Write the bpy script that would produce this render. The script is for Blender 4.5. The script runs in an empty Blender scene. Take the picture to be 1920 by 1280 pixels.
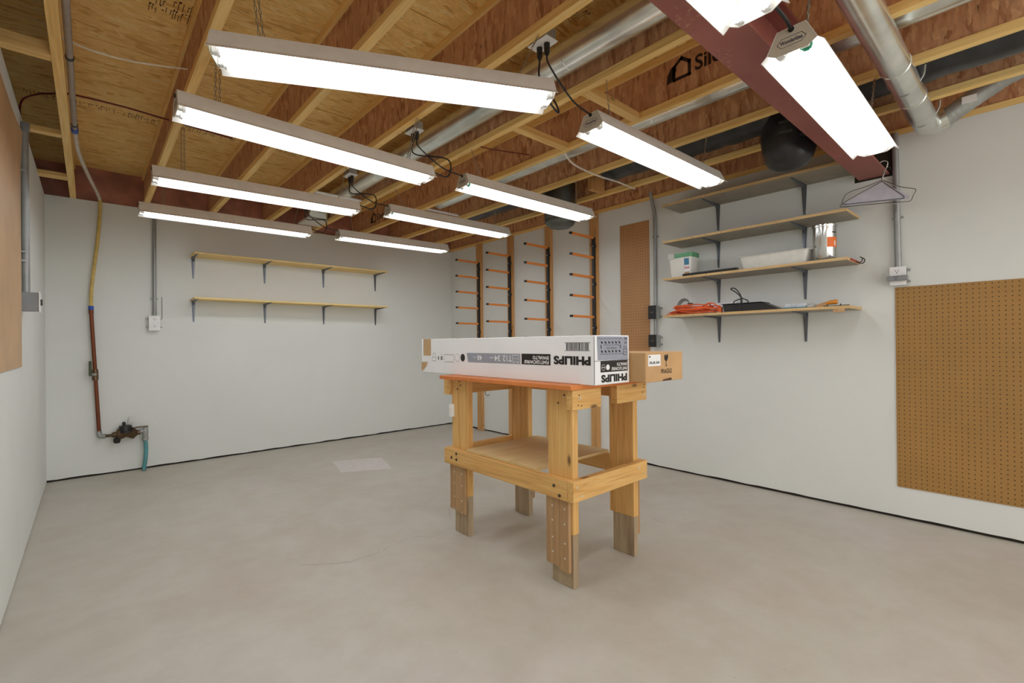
import bpy, math, random
from mathutils import Matrix, Vector
random.seed(7)
PI = math.pi
SC = bpy.context.scene
COL = SC.collection

# ------------------------------------------------------------------ camera, world, exposure
F_PX, YAW, PITCH, ROLL = 886.1, 0.728815, 0.0022524, -0.0100685
cam_d = bpy.data.cameras.new('camera'); cam = bpy.data.objects.new('camera', cam_d); COL.objects.link(cam)
cam_d.sensor_width = 36.0; cam_d.sensor_fit = 'HORIZONTAL'; cam_d.lens = F_PX * 36.0 / 1920.0
cam_d.clip_start = 0.02; cam_d.clip_end = 60
_f = Vector((math.sin(YAW), math.cos(YAW), 0)); _r = Vector((math.cos(YAW), -math.sin(YAW), 0)); _u = Vector((0, 0, 1))
f2 = _f * math.cos(PITCH) + _u * math.sin(PITCH); u2 = -_f * math.sin(PITCH) + _u * math.cos(PITCH)
r3 = _r * math.cos(ROLL) + u2 * math.sin(ROLL); u3 = -_r * math.sin(ROLL) + u2 * math.cos(ROLL)
M = Matrix(((r3.x, u3.x, -f2.x, 0), (r3.y, u3.y, -f2.y, 0), (r3.z, u3.z, -f2.z, 1.15), (0, 0, 0, 1)))
cam.matrix_world = M
SC.camera = cam
w = bpy.data.worlds.new('world'); SC.world = w; w.use_nodes = True
w.node_tree.nodes['Background'].inputs[0].default_value = (1, 1, 1, 1)
w.node_tree.nodes['Background'].inputs[1].default_value = 2.3
SC.view_settings.view_transform = 'Standard'; SC.view_settings.look = 'None'
SC.cycles.diffuse_bounces = 6; SC.cycles.max_bounces = 10
SC.view_settings.exposure = 0.0; SC.view_settings.gamma = 1.0; SC.view_settings.use_curve_mapping = False
TUBE_STRENGTH = 11.5
TUBE_COLOR = (0.94, 0.99, 1.06)

# room numbers (metres)
XL, XR, YB, YF, H, ZC = -0.282, 3.86, 5.622, -2.0, 2.449, 2.754
JX = [-0.103, 0.394, 0.912, 1.419, 1.918, 2.425, 2.930, 3.428, 3.882]

# ------------------------------------------------------------------ materials
def lin(c):
    return tuple(((v / 255.0) / 12.92 if v / 255.0 <= 0.04045 else ((v / 255.0 + 0.055) / 1.055) ** 2.4) for v in c)
class N:
    def __init__(s, name):
        s.m = bpy.data.materials.new(name); s.m.use_nodes = True; s.t = s.m.node_tree
        s.b = s.t.nodes['Principled BSDF']
    def n(s, typ, **kw):
        nd = s.t.nodes.new(typ)
        for k, v in kw.items(): setattr(nd, k, v)
        return nd
    def l(s, a, b): s.t.links.new(a, b)
    def coord(s, scale=(1, 1, 1), rot=(0, 0, 0), rand=False):
        tc = s.n('ShaderNodeTexCoord'); mp = s.n('ShaderNodeMapping')
        mp.inputs['Scale'].default_value = scale; mp.inputs['Rotation'].default_value = rot
        s.l(tc.outputs['Object'], mp.inputs['Vector'])
        if rand:
            oi = s.n('ShaderNodeObjectInfo'); mul = s.n('ShaderNodeMath', operation='MULTIPLY'); mul.inputs[1].default_value = 37.0
            s.l(oi.outputs['Random'], mul.inputs[0]); cb = s.n('ShaderNodeCombineXYZ')
            for i in range(3): s.l(mul.outputs[0], cb.inputs[i])
            s.l(cb.outputs[0], mp.inputs['Location'])
        return mp.outputs['Vector']
    def noise(s, vec, scale, detail=4, rough=0.55, dist=0.0):
        nd = s.n('ShaderNodeTexNoise'); s.l(vec, nd.inputs['Vector'])
        nd.inputs['Scale'].default_value = scale; nd.inputs['Detail'].default_value = detail
        nd.inputs['Roughness'].default_value = rough; nd.inputs['Distortion'].default_value = dist
        return nd
    def ramp(s, fac, stops):
        r = s.n('ShaderNodeValToRGB'); e = r.color_ramp.elements
        while len(e) < len(stops): e.new(0.5)
        for el, (p, c) in zip(e, stops): el.position = p; el.color = (*lin(c), 1)
        s.l(fac, r.inputs['Fac']); return r.outputs['Color']
    def mix(s, fac, a, b, mode='MIX'):
        x = s.n('ShaderNodeMix', data_type='RGBA', blend_type=mode)
        for i, v in ((0, fac), (6, a), (7, b)):
            if hasattr(v, 'is_linked'): s.l(v, x.inputs[i])
            elif isinstance(v, (int, float)): x.inputs[i].default_value = v
            else: x.inputs[i].default_value = (*lin(v), 1)
        return x.outputs[2]
    def math(s, op, a, b=None):
        x = s.n('ShaderNodeMath', operation=op)
        for i, v in enumerate((a, b)):
            if v is None: continue
            if hasattr(v, 'is_linked'): s.l(v, x.inputs[i])
            else: x.inputs[i].default_value = v
        return x.outputs[0]
    def bump(s, h, strength=0.2, dist=0.01):
        b = s.n('ShaderNodeBump'); b.inputs['Strength'].default_value = strength; b.inputs['Distance'].default_value = dist
        s.l(h, b.inputs['Height']); s.l(b.outputs['Normal'], s.b.inputs['Normal'])
    def base(s, v):
        if hasattr(v, 'is_linked'): s.l(v, s.b.inputs['Base Color'])
        else: s.b.inputs['Base Color'].default_value = (*lin(v), 1)
    def set(s, rough=0.5, metal=0.0, spec=None, **kw):
        s.b.inputs['Roughness'].default_value = rough; s.b.inputs['Metallic'].default_value = metal
        if spec is not None: s.b.inputs['Specular IOR Level'].default_value = spec
        for k, v in kw.items(): s.b.inputs[k].default_value = v
        return s.m
MATS = {}
def plain(name, c, rough=0.5, metal=0.0, var=0.06, scale=20, **kw):
    n = N(name); v = n.coord()
    nz = n.noise(v, scale, 3)
    lo = tuple(max(0, x * (1 - var)) for x in c); hi = tuple(min(255, x * (1 + var)) for x in c)
    n.base(n.ramp(nz.outputs['Fac'], [(0.3, lo), (0.7, hi)]))
    MATS[name] = n.set(rough, metal, **kw); return MATS[name]
def wood(name, axis, cs, rough=0.6, ring=16.0, knots=True):
    n = N(name)
    along, across = 0.9, ring
    sc = [across] * 3; sc[axis] = along
    v = n.coord(tuple(sc), rand=True)
    nz = n.noise(v, 1.6, 5, 0.6, 1.3)
    col = n.ramp(nz.outputs['Fac'], [(0.25, cs[0]), (0.45, cs[1]), (0.58, cs[2]), (0.75, cs[1])])
    sc2 = [140.0] * 3; sc2[axis] = 3.0
    v2 = n.coord(tuple(sc2), rand=True); fz = n.noise(v2, 1.0, 3)
    fine = n.ramp(fz.outputs['Fac'], [(0.3, (218, 218, 218)), (0.7, (255, 255, 255))])
    col = n.mix(0.55, col, fine, 'MULTIPLY')
    if knots:
        sc3 = [9.0] * 3; sc3[axis] = 3.6
        v3 = n.coord(tuple(sc3), rand=True)
        vo = n.n('ShaderNodeTexVoronoi'); n.l(v3, vo.inputs['Vector']); vo.inputs['Scale'].default_value = 1.0
        k = n.ramp(vo.outputs['Distance'], [(0.05, (255, 255, 255)), (0.13, (0, 0, 0))])
        dark = tuple(x * 0.6 for x in cs[0])
        col = n.mix(k, col, dark)
    n.base(col); n.bump(fz.outputs['Fac'], 0.12, 0.002)
    MATS[name] = n.set(rough); return MATS[name]
PINE = [(220, 172, 96), (238, 196, 122), (244, 206, 138)]
FLANGE = [(228, 178, 96), (246, 204, 124), (250, 214, 142)]
BENCH = [(192, 138, 70), (220, 170, 98), (230, 186, 114)]
STUD = [(186, 130, 74), (205, 152, 92), (214, 164, 104)]
GREYW = [(138, 118, 92), (168, 146, 116), (182, 162, 132)]
CLEAT = [(158, 122, 84), (178, 140, 98), (188, 152, 108)]
for a, s in enumerate('xyz'):
    wood('pine_' + s, a, PINE); wood('flange_' + s, a, FLANGE, knots=False); wood('bench_' + s, a, BENCH); wood('stud_' + s, a, STUD)
wood('weathered_z', 2, GREYW, 0.8); wood('cleat_z', 2, CLEAT, 0.7, knots=False)
wood('shelf_back', 0, [(230, 194, 116), (238, 206, 132), (242, 212, 142)], 0.5, 6, False)
wood('shelf_edge', 1, [(198, 160, 104), (214, 178, 122), (222, 190, 136)], 0.6, 20, False)
wood('ply', 0, [(206, 176, 120), (216, 188, 132), (222, 196, 142)], 0.6, 5, False)

def osb(name, cs, sx, sy, plane, dark=0.35):
    """flakes: stretched voronoi cells in two directions over a warped plane"""
    n = N(name)
    tc = n.n('ShaderNodeTexCoord')
    nz = n.noise(tc.outputs['Object'], 5.0, 3)
    ad = n.n('ShaderNodeVectorMath', operation='MULTIPLY_ADD')
    n.l(nz.outputs['Color'], ad.inputs[0]); ad.inputs[1].default_value = (0.08, 0.08, 0.08); n.l(tc.outputs['Object'], ad.inputs[2])
    outs = []
    for i, ang in enumerate((0.12, -0.5, 0.75)):
        mp = n.n('ShaderNodeMapping'); n.l(ad.outputs[0], mp.inputs['Vector'])
        if plane == 'xy': mp.inputs['Rotation'].default_value = (0, 0, ang * 0.45); mp.inputs['Scale'].default_value = (sx, sy, 0.01)
        else: mp.inputs['Rotation'].default_value = (ang, 0, 0); mp.inputs['Scale'].default_value = (0.01, sy, sx)
        mp.inputs['Location'].default_value = (i * 3.3, i * 1.7, i * 5.1)
        vo = n.n('ShaderNodeTexVoronoi'); n.l(mp.outputs[0], vo.inputs['Vector']); vo.inputs['Scale'].default_value = 1.0
        bw = n.n('ShaderNodeSeparateColor'); n.l(vo.outputs['Color'], bw.inputs[0])
        outs.append(bw.outputs[0])
    col = n.ramp(outs[0], [(0.0, cs[0]), (0.4, cs[1]), (1.0, cs[2])])
    col2 = n.ramp(outs[1], [(0.0, cs[1]), (0.6, cs[2]), (1.0, cs[3])])
    sel = n.ramp(outs[2], [(0.45, (0, 0, 0)), (0.5, (255, 255, 255))])
    c = n.mix(sel, col, col2)
    sc = (26, 120, 1) if plane == 'xy' else (1, 60, 18)
    v = n.coord(sc); st = n.noise(v, 1.0, 4, 0.6, 0.5)
    streak = n.ramp(st.outputs['Fac'], [(0.27, tuple(255 * dark for _ in range(3))), (0.36, (232, 232, 232)), (0.6, (255, 255, 255))])
    c = n.mix(0.9, c, streak, 'MULTIPLY')
    big = n.noise(tc.outputs['Object'], 1.7, 2)
    bc = n.ramp(big.outputs['Fac'], [(0.3, (240, 232, 224)), (0.7, (255, 255, 255))])
    c = n.mix(0.8, c, bc, 'MULTIPLY')
    n.base(c); n.bump(outs[1], 0.25, 0.003)
    MATS[name] = n.set(0.75); return MATS[name]
osb('osb_floor', [(222, 170, 92), (248, 206, 124), (253, 216, 138), (255, 228, 156)], 11, 40, 'xy', 0.4)
osb('osb_web', [(166, 112, 76), (198, 146, 106), (212, 162, 120), (224, 178, 134)], 12, 46, 'yz', 0.5)

def walls():
    n = N('drywall'); v = n.coord()
    nz = n.noise(v, 1.3, 4); f = n.noise(v, 160, 2)
    n.base(n.ramp(nz.outputs['Fac'], [(0.3, (219, 221, 216)), (0.7, (225, 227, 222))]))
    n.bump(f.outputs['Fac'], 0.05, 0.002); MATS['drywall'] = n.set(0.75, spec=0.25)
    n = N('concrete'); v = n.coord()
    a = n.noise(v, 0.9, 6, 0.6, 0.6); b = n.noise(v, 7, 5, 0.65); c = n.noise(v, 90, 2)
    col = n.ramp(a.outputs['Fac'], [(0.3, (186, 176, 164)), (0.5, (192, 188, 176)), (0.72, (198, 192, 186))])
    col = n.mix(0.35, col, n.ramp(b.outputs['Fac'], [(0.3, (222, 216, 208)), (0.62, (255, 255, 255))]), 'MULTIPLY')
    vo = n.n('ShaderNodeTexVoronoi'); n.l(n.coord((1, 1, 1)), vo.inputs['Vector']); vo.inputs['Scale'].default_value = 9
    spk = n.ramp(vo.outputs['Distance'], [(0.012, (255, 255, 255)), (0.03, (0, 0, 0))])
    col = n.mix(n.math('MULTIPLY', spk, 0.55), col, (110, 98, 86))
    n.base(col); n.bump(b.outputs['Fac'], 0.06, 0.004)
    rr = n.n('ShaderNodeMapRange'); n.l(b.outputs['Fac'], rr.inputs[0]); rr.inputs[3].default_value = 0.38; rr.inputs[4].default_value = 0.6
    m = n.set(0.5, spec=0.35); n.l(rr.outputs[0], n.b.inputs['Roughness']); MATS['concrete'] = m
walls()
def pegboard(name, c, axes):
    n = N(name); tc = n.n('ShaderNodeTexCoord'); sp = n.n('ShaderNodeSeparateXYZ'); n.l(tc.outputs['Object'], sp.inputs[0])
    ds = []
    for ax in axes:
        q = n.math('DIVIDE', sp.outputs[ax], 0.0265); fr = n.math('FRACT', q); d = n.math('SUBTRACT', fr, 0.5)
        ds.append(n.math('MULTIPLY', d, d))
    d2 = n.math('ADD', ds[0], ds[1]); hole = n.math('LESS_THAN', d2, 0.0135)
    nz = n.noise(tc.outputs['Object'], 3, 4); fi = n.noise(tc.outputs['Object'], 220, 2)
    col = n.ramp(nz.outputs['Fac'], [(0.3, tuple(x * 0.93 for x in c)), (0.7, c)])
    col = n.mix(0.35, col, n.ramp(fi.outputs['Fac'], [(0.3, (200, 190, 180)), (0.7, (255, 255, 255))]), 'MULTIPLY')
    n.base(n.mix(hole, col, (28, 20, 12)))
    MATS[name] = n.set(0.55)
pegboard('peg_right', (172, 129, 66), (1, 2)); pegboard('peg_small', (196, 146, 96), (1, 2))
plain('peg_left', (196, 160, 118), 0.5, var=0.05, scale=4)
plain('sill_pocket_dark', (46, 38, 30), 0.9); plain('rim_plastic', (164, 112, 96), 0.35, var=0.15, scale=6); plain('rim_dark', (110, 74, 46), 0.9)
plain('patch', (205, 200, 196), 0.6, var=0.03); plain('crack', (150, 142, 132), 0.9)
def metal(name, c, rough, var=0.12, scale=8, met=1.0):
    n = N(name); v = n.coord(); nz = n.noise(v, scale, 4)
    n.base(n.ramp(nz.outputs['Fac'], [(0.3, tuple(x * (1 - var) for x in c)), (0.7, c)]))
    rr = n.n('ShaderNodeMapRange'); n.l(nz.outputs['Fac'], rr.inputs[0]); rr.inputs[3].default_value = rough * 0.8; rr.inputs[4].default_value = rough * 1.25
    m = n.set(rough, met); n.l(rr.outputs[0], n.b.inputs['Roughness']); MATS[name] = m
metal('galvanized', (236, 240, 234), 0.24, met=0.85); metal('steel_can', (222, 222, 218), 0.16); metal('zinc', (170, 172, 168), 0.42, met=0.45)
metal('conduit', (164, 166, 164), 0.42, met=0.5); metal('bracket_steel', (116, 120, 126), 0.34, met=0.7); metal('copper', (128, 74, 50), 0.45, met=0.8)
metal('brass', (120, 98, 76), 0.42); metal('chain_steel', (176, 166, 146), 0.4, met=0.7); metal('duct_grey', (120, 126, 122), 0.45)
def beam_mat():
    n = N('beam_red'); v = n.coord()
    nz = n.noise(v, 3, 5); sc = n.noise(v, 60, 3, 0.7); ms = n.noise(v, 4.5, 3)
    col = n.ramp(nz.outputs['Fac'], [(0.3, (140, 78, 68)), (0.7, (158, 94, 84))])
    scr = n.math('MULTIPLY', n.ramp(sc.outputs['Fac'], [(0.56, (0, 0, 0)), (0.64, (255, 255, 255))]), n.ramp(ms.outputs['Fac'], [(0.52, (0, 0, 0)), (0.62, (255, 255, 255))]))
    n.base(n.mix(n.math('MULTIPLY', scr, 0.6), col, (186, 140, 116)))
    MATS['beam_red'] = n.set(0.5)
beam_mat()
plain('enamel', (226, 222, 214), 0.35, var=0.02); plain('enamel_plate', (196, 188, 170), 0.4, var=0.03)
plain('white_plastic', (232, 232, 230), 0.4, var=0.02); plain('grey_plastic', (132, 134, 136), 0.45, var=0.03)
plain('black_rubber', (26, 25, 25), 0.5); plain('black_plastic', (32, 31, 30), 0.4); plain('black_matte', (22, 22, 22), 0.7)
plain('navy_ink', (40, 40, 70), 0.6); plain('black_ink', (30, 27, 25), 0.6); plain('osb_ink', (84, 56, 30), 0.8); plain('web_ink', (44, 28, 22), 0.8)
plain('green_plastic', (20, 140, 100), 0.4); plain('poly_black', (44, 46, 48), 0.3, var=0.25, scale=12); plain('poly_ink', (72, 74, 76), 0.4)
def orange_paint():
    n = N('orange_paint'); v = n.coord(); nz = n.noise(v, 22, 4, 0.7)
    ch = n.ramp(nz.outputs['Fac'], [(0.70, (0, 0, 0)), (0.73, (255, 255, 255))]); lo = n.noise(v, 4, 3)
    c = n.ramp(lo.outputs['Fac'], [(0.3, (200, 110, 46)), (0.7, (216, 130, 62))])
    n.base(n.mix(ch, c, (226, 190, 130))); MATS['orange_paint'] = n.set(0.5)
orange_paint()
plain('rack_orange', (230, 138, 56), 0.4, var=0.03); plain('cord_orange', (234, 104, 52), 0.45, var=0.05); plain('cord_grey', (150, 148, 140), 0.5)
plain('carton_white', (236, 236, 236), 0.55, var=0.012, scale=3); plain('carton_kraft', (196, 156, 108), 0.7, var=0.04, scale=6)
plain('kraft_tape', (190, 156, 112), 0.6); plain('band_grey', (150, 154, 164), 0.55, var=0.02); plain('print_white', (236, 236, 234), 0.55, var=0.01)
plain('pex_yellow', (206, 176, 96), 0.4); plain('pex_white', (196, 184, 168), 0.4); plain('pipe_grey', (150, 138, 126), 0.45); plain('blue_ring', (30, 74, 170), 0.4)
plain('hose_green', (80, 142, 146), 0.4); plain('red_cable', (104, 26, 22), 0.5); plain('white_cable', (236, 230, 216), 0.5)
plain('shelf_under', (150, 140, 122), 0.5, var=0.05, scale=9); plain('teal', (22, 120, 140), 0.4); plain('bristle', (232, 236, 240), 0.5)
plain('orange_handle', (222, 142, 38), 0.35); plain('tan_wood', (190, 150, 108), 0.6); plain('lid_green', (86, 150, 104), 0.35); plain('label_blue', (60, 120, 150), 0.5); plain('label_red', (186, 40, 60), 0.5)
plain('label_orange', (240, 116, 40), 0.5, var=0.02); plain('bin_plastic', (216, 214, 204), 0.4, var=0.03); plain('tub_white', (226, 224, 214), 0.4, var=0.02)
plain('paper_lilac', (192, 190, 200), 0.7, var=0.03); plain('wire_black', (38, 36, 36), 0.4); plain('wire_white', (206, 204, 198), 0.4); plain('paint_red', (170, 50, 30), 0.5)
plain('screw_bright', (206, 204, 196), 0.35); plain('bolt_dark', (70, 60, 48), 0.5); plain('olive_lever', (60, 70, 40), 0.5); plain('clear_plastic', (196, 196, 188), 0.3)
def emis():
    n = N('tube_glow'); e = n.n('ShaderNodeEmission'); e.inputs[0].default_value = (*TUBE_COLOR, 1); e.inputs[1].default_value = TUBE_STRENGTH
    n.l(e.outputs[0], n.t.nodes['Material Output'].inputs['Surface']); MATS['tube_glow'] = n.m
emis()

# ------------------------------------------------------------------ mesh builder
WM = {}
def reg(o, m): WM[o.name] = m.copy(); return o
class MB:
    def __init__(s): s.v = []; s.f = []
    def add(s, vs, fs):
        b = len(s.v); s.v += [Vector(x) for x in vs]; s.f += [tuple(i + b for i in q) for q in fs]; return s
    def box(s, x0, x1, y0, y1, z0, z1):
        return s.add([(x0, y0, z0), (x1, y0, z0), (x1, y1, z0), (x0, y1, z0), (x0, y0, z1), (x1, y0, z1), (x1, y1, z1), (x0, y1, z1)],
                     [(0, 3, 2, 1), (4, 5, 6, 7), (0, 1, 5, 4), (1, 2, 6, 5), (2, 3, 7, 6), (3, 0, 4, 7)])
    def prism(s, poly, axis, a, b):
        """poly: 2D points in the two other axes (x<y<z order), extruded along axis from a to b"""
        n = len(poly); vs = []
        for t in (a, b):
            for p in poly:
                q = list(p); q.insert(axis, t); vs.append(q)
        fs = [tuple(range(n - 1, -1, -1)), tuple(range(n, 2 * n))] + [(i, (i + 1) % n, n + (i + 1) % n, n + i) for i in range(n)]
        return s.add(vs, fs)
    def tube(s, pts, r, n=8, cap=True, closed=False):
        pts = [Vector(p) for p in pts]; k = len(pts); rr = r if isinstance(r, (list, tuple)) else [r] * k
        base = len(s.v); t0 = None; nrm = None
        for i, p in enumerate(pts):
            if closed: t = pts[(i + 1) % k] - pts[i - 1]
            else: t = pts[min(i + 1, k - 1)] - pts[max(i - 1, 0)]
            if t.length < 1e-9: t = Vector((0, 0, 1))
            t.normalize()
            if nrm is None:
                nrm = t.orthogonal().normalized()
            else:
                nrm = (nrm - t * nrm.dot(t)); nrm = nrm.normalized() if nrm.length > 1e-6 else t.orthogonal().normalized()
            bn = t.cross(nrm)
            for j in range(n):
                a = 2 * PI * j / n
                s.v.append(p + (nrm * math.cos(a) + bn * math.sin(a)) * rr[i])
        m = k if closed else k - 1
        for i in range(m):
            for j in range(n):
                a = base + i * n + j; b = base + i * n + (j + 1) % n; i2 = (i + 1) % k
                s.f.append((a, b, base + i2 * n + (j + 1) % n, base + i2 * n + j))
        if cap and not closed:
            s.f.append(tuple(base + j for j in range(n - 1, -1, -1))); s.f.append(tuple(base + (k - 1) * n + j for j in range(n)))
        return s
    def cyl(s, p0, p1, r, n=16): return s.tube([p0, p1], r, n)
    def lathe(s, prof, origin, n=24, axis=2):
        """prof: (radius, height) along axis"""
        base = len(s.v); o = Vector(origin)
        for r, h in prof:
            for j in range(n):
                a = 2 * PI * j / n; q = [r * math.cos(a), r * math.sin(a)]; q.insert(axis, h)
                s.v.append(o + Vector(q))
        for i in range(len(prof) - 1):
            for j in range(n):
                s.f.append((base + i * n + j, base + i * n + (j + 1) % n, base + (i + 1) * n + (j + 1) % n, base + (i + 1) * n + j))
        s.f.append(tuple(base + j for j in range(n - 1, -1, -1))); s.f.append(tuple(base + (len(prof) - 1) * n + j for j in range(n)))
        return s
    def loft(s, r0, r1):
        n = len(r0); b = len(s.v); s.v += [Vector(x) for x in r0] + [Vector(x) for x in r1]
        s.f += [tuple(b + j for j in range(n - 1, -1, -1)), tuple(b + n + j for j in range(n))]
        s.f += [(b + i, b + (i + 1) % n, b + n + (i + 1) % n, b + n + i) for i in range(n)]
        return s
    def quad(s, *p): return s.add(p, [tuple(range(len(p)))])
    def build(s, name, mat, parent=None, smooth=False, world=True, bevel=0.0):
        me = bpy.data.meshes.new(name)
        if parent is not None:
            m = WM[parent.name]; inv = m.inverted()
            vs = [inv @ v for v in s.v] if world else s.v
        else:
            lo = [min(v[i] for v in s.v) for i in range(3)]; hi = [max(v[i] for v in s.v) for i in range(3)]
            org = Vector(((lo[0] + hi[0]) / 2, (lo[1] + hi[1]) / 2, lo[2])); m = Matrix.Translation(org)
            vs = [v - org for v in s.v]
        me.from_pydata([tuple(v) for v in vs], [], s.f); me.validate(); me.update()
        import bmesh
        bm = bmesh.new(); bm.from_mesh(me); bmesh.ops.recalc_face_normals(bm, faces=bm.faces); bm.to_mesh(me); bm.free()
        if smooth:
            for p in me.polygons: p.use_smooth = True
            me.set_sharp_from_angle(angle=math.radians(40))
        me.materials.append(MATS[mat])
        o = bpy.data.objects.new(name, me); COL.objects.link(o)
        if parent is not None: o.parent = parent
        else: o.location = m.to_translation()
        if bevel:
            bv = o.modifiers.new('bevel', 'BEVEL'); bv.width = bevel; bv.segments = 1; bv.limit_method = 'ANGLE'
        return reg(o, m)
def tag(o, label=None, cat=None, group=None, kind=None):
    if label: o['label'] = label
    if cat: o['category'] = cat
    if group: o['group'] = group
    if kind: o['kind'] = kind
    return o
def thing(name, label, cat, loc=(0, 0, 0), rot=(0, 0, 0), group=None):
    o = bpy.data.objects.new(name, None); COL.objects.link(o); o.empty_display_size = 0.05
    o.location = loc; o.rotation_euler = rot
    from mathutils import Euler
    reg(o, Matrix.Translation(loc) @ Euler(rot).to_matrix().to_4x4())
    return tag(o, label, cat, group)
def copy_child(src, parent, name=None):
    c = src.copy(); COL.objects.link(c); c.parent = parent; reg(c, WM[parent.name] @ c.matrix_basis); return c
def copy_tree(root, loc, rot):
    from mathutils import Euler
    r = root.copy(); COL.objects.link(r); r.location = loc; r.rotation_euler = rot
    reg(r, Matrix.Translation(loc) @ Euler(rot).to_matrix().to_4x4())
    for ch in [c for c in root.children]:
        c = copy_child(ch, r)
        for g in ch.children: copy_child(g, c)
    return r
def smooth_path(pts, n=8, closed=False):
    P = [Vector(p) for p in pts]; k = len(P); out = []
    for i in range(k if closed else k - 1):
        p0 = P[i - 1] if (i > 0 or closed) else P[0] * 2 - P[1]
        p1 = P[i]; p2 = P[(i + 1) % k]
        p3 = P[(i + 2) % k] if (closed or i + 2 < k) else p2 * 2 - p1
        for j in range(n):
            t = j / n
            out.append(0.5 * ((2 * p1) + (p2 - p0) * t + (2 * p0 - 5 * p1 + 4 * p2 - p3) * t * t + (3 * p1 - p0 - 3 * p2 + p3) * t ** 3))
    if not closed: out.append(P[-1])
    return out
def text_geo(body, bold=0.0):
    cu = bpy.data.curves.new('lettering', 'FONT'); cu.body = body; cu.size = 1.0; cu.offset = bold; cu.resolution_u = 3
    ob = bpy.data.objects.new('lettering', cu); COL.objects.link(ob)
    dg = bpy.context.evaluated_depsgraph_get(); me = bpy.data.meshes.new_from_object(ob.evaluated_get(dg))
    vs = [v.co.copy() for v in me.vertices]; fs = [tuple(p.vertices) for p in me.polygons]
    bpy.data.objects.remove(ob); bpy.data.curves.remove(cu); bpy.data.meshes.remove(me)
    return vs, fs
def put_text(mb, body, origin, xd, yd, w, h, bold=0.0):
    vs, fs = text_geo(body, bold)
    x0 = min(v.x for v in vs); x1 = max(v.x for v in vs); y0 = min(v.y for v in vs); y1 = max(v.y for v in vs)
    o = Vector(origin); xd = Vector(xd); yd = Vector(yd)
    mb.add([o + xd * ((v.x - x0) / (x1 - x0) * w) + yd * ((v.y - y0) / (y1 - y0) * h) for v in vs], fs)
def rect(mb, o, xd, yd, x0, x1, y0, y1):
    o = Vector(o); xd = Vector(xd); yd = Vector(yd)
    mb.quad(o + xd * x0 + yd * y0, o + xd * x1 + yd * y0, o + xd * x1 + yd * y1, o + xd * x0 + yd * y1)
def ringp(mb, o, xd, yd, cx, cy, r0, r1, n=20, sy=1.0):
    o = Vector(o); xd = Vector(xd); yd = Vector(yd); a = []; b = []
    for i in range(n):
        t = 2 * PI * i / n
        a.append(o + xd * (cx + r0 * math.cos(t)) + yd * (cy + sy * r0 * math.sin(t))); b.append(o + xd * (cx + r1 * math.cos(t)) + yd * (cy + sy * r1 * math.sin(t)))
    if r0 <= 0: mb.quad(*b)
    else: mb.add(a + b, [(i, (i + 1) % n, n + (i + 1) % n, n + i) for i in range(n)])
def outline(mb, o, xd, yd, pts, wd):
    k = len(pts)
    o = Vector(o); xd = Vector(xd); yd = Vector(yd)
    for i in range(k):
        a = Vector((*pts[i], 0)); b = Vector((*pts[(i + 1) % k], 0)); d = (b - a).normalized(); nn = Vector((-d.y, d.x, 0)) * wd / 2; a = a - d * wd / 2; b = b + d * wd / 2
        mb.quad(*[o + xd * q.x + yd * q.y for q in (a - nn, b - nn, b + nn, a + nn)])
def struct(o): o['kind'] = 'structure'; return o

# ------------------------------------------------------------------ the room
fl = struct(MB().box(XL - 0.15, XR + 0.15, YF - 2.0, YB + 0.15, -0.1, 0).build('floor', 'concrete'))
MB().prism([(1.763, 4.65), (2.197, 4.469), (2.071, 3.999), (1.671, 4.185)], 2, 0, 0.0012).build('patch', 'patch', fl)
for pts in ([(1.75, 2.6), (1.95, 2.85), (2.2, 2.95), (2.45, 3.2)], [(1.2, 2.45), (1.4, 2.5), (1.52, 2.42), (1.66, 2.46)], [(2.5, 2.3), (2.55, 2.0), (2.72, 1.85), (2.7, 1.6)], [(0.8, 2.6), (1.0, 2.45), (1.2, 2.45)]):
    q = smooth_path([(x, y, 0.0006) for x, y in pts], 8); q = [p + Vector((random.uniform(-.01, .01), random.uniform(-.01, .01), 0)) for p in q]
    mb = MB()
    for a, b in zip(q, q[1:]):
        d = (b - a).normalized(); nn = Vector((-d.y, d.x, 0)) * 0.0011; mb.quad(a - nn, b - nn, b + nn, a + nn)
    mb.build('crack', 'crack', fl)
T = 0.1
def ragged(v): return v + random.uniform(-0.003, 0.004)
def wall_mesh(axis, plane, a, b, gap, seg=60, dirn=1):
    """drywall sheet with a ragged bottom edge standing off the slab"""
    mb = MB(); zs = [ragged(gap) for _ in range(seg + 1)]
    poly = [(a + (b - a) * i / seg, zs[i]) for i in range(seg + 1)] + [(b, H), (a, H)]
    if axis == 0: mb.prism([(p[0], p[1]) for p in poly], 0, plane, plane + 0.013 * dirn)
    else: mb.prism([(p[0], p[1]) for p in poly], 1, plane, plane + 0.013 * dirn)
    return mb
wb = struct(wall_mesh(1, YB, XL, XR, 0.016).build('wall_back', 'drywall'))
wr = struct(wall_mesh(0, XR, YF, YB, 0.018, 90).build('wall_right', 'drywall'))
wl = struct(wall_mesh(0, XL, YF, YB, 0.006, 90, -1).build('wall_left', 'drywall'))
# framing behind the drywall: bottom plates and closing boards
struct(MB().box(XL - 0.15, XR + 0.15, YB + 0.016, YB + T, 0, H).build('trim_1', 'sill_pocket_dark'))
struct(MB().box(XR + 0.016, XR + T, YF, YB, 0, H).build('trim_2', 'sill_pocket_dark'))
struct(MB().box(XL - T, XL - 0.016, YF, YB, 0, H).build('trim_3', 'sill_pocket_dark'))
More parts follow.
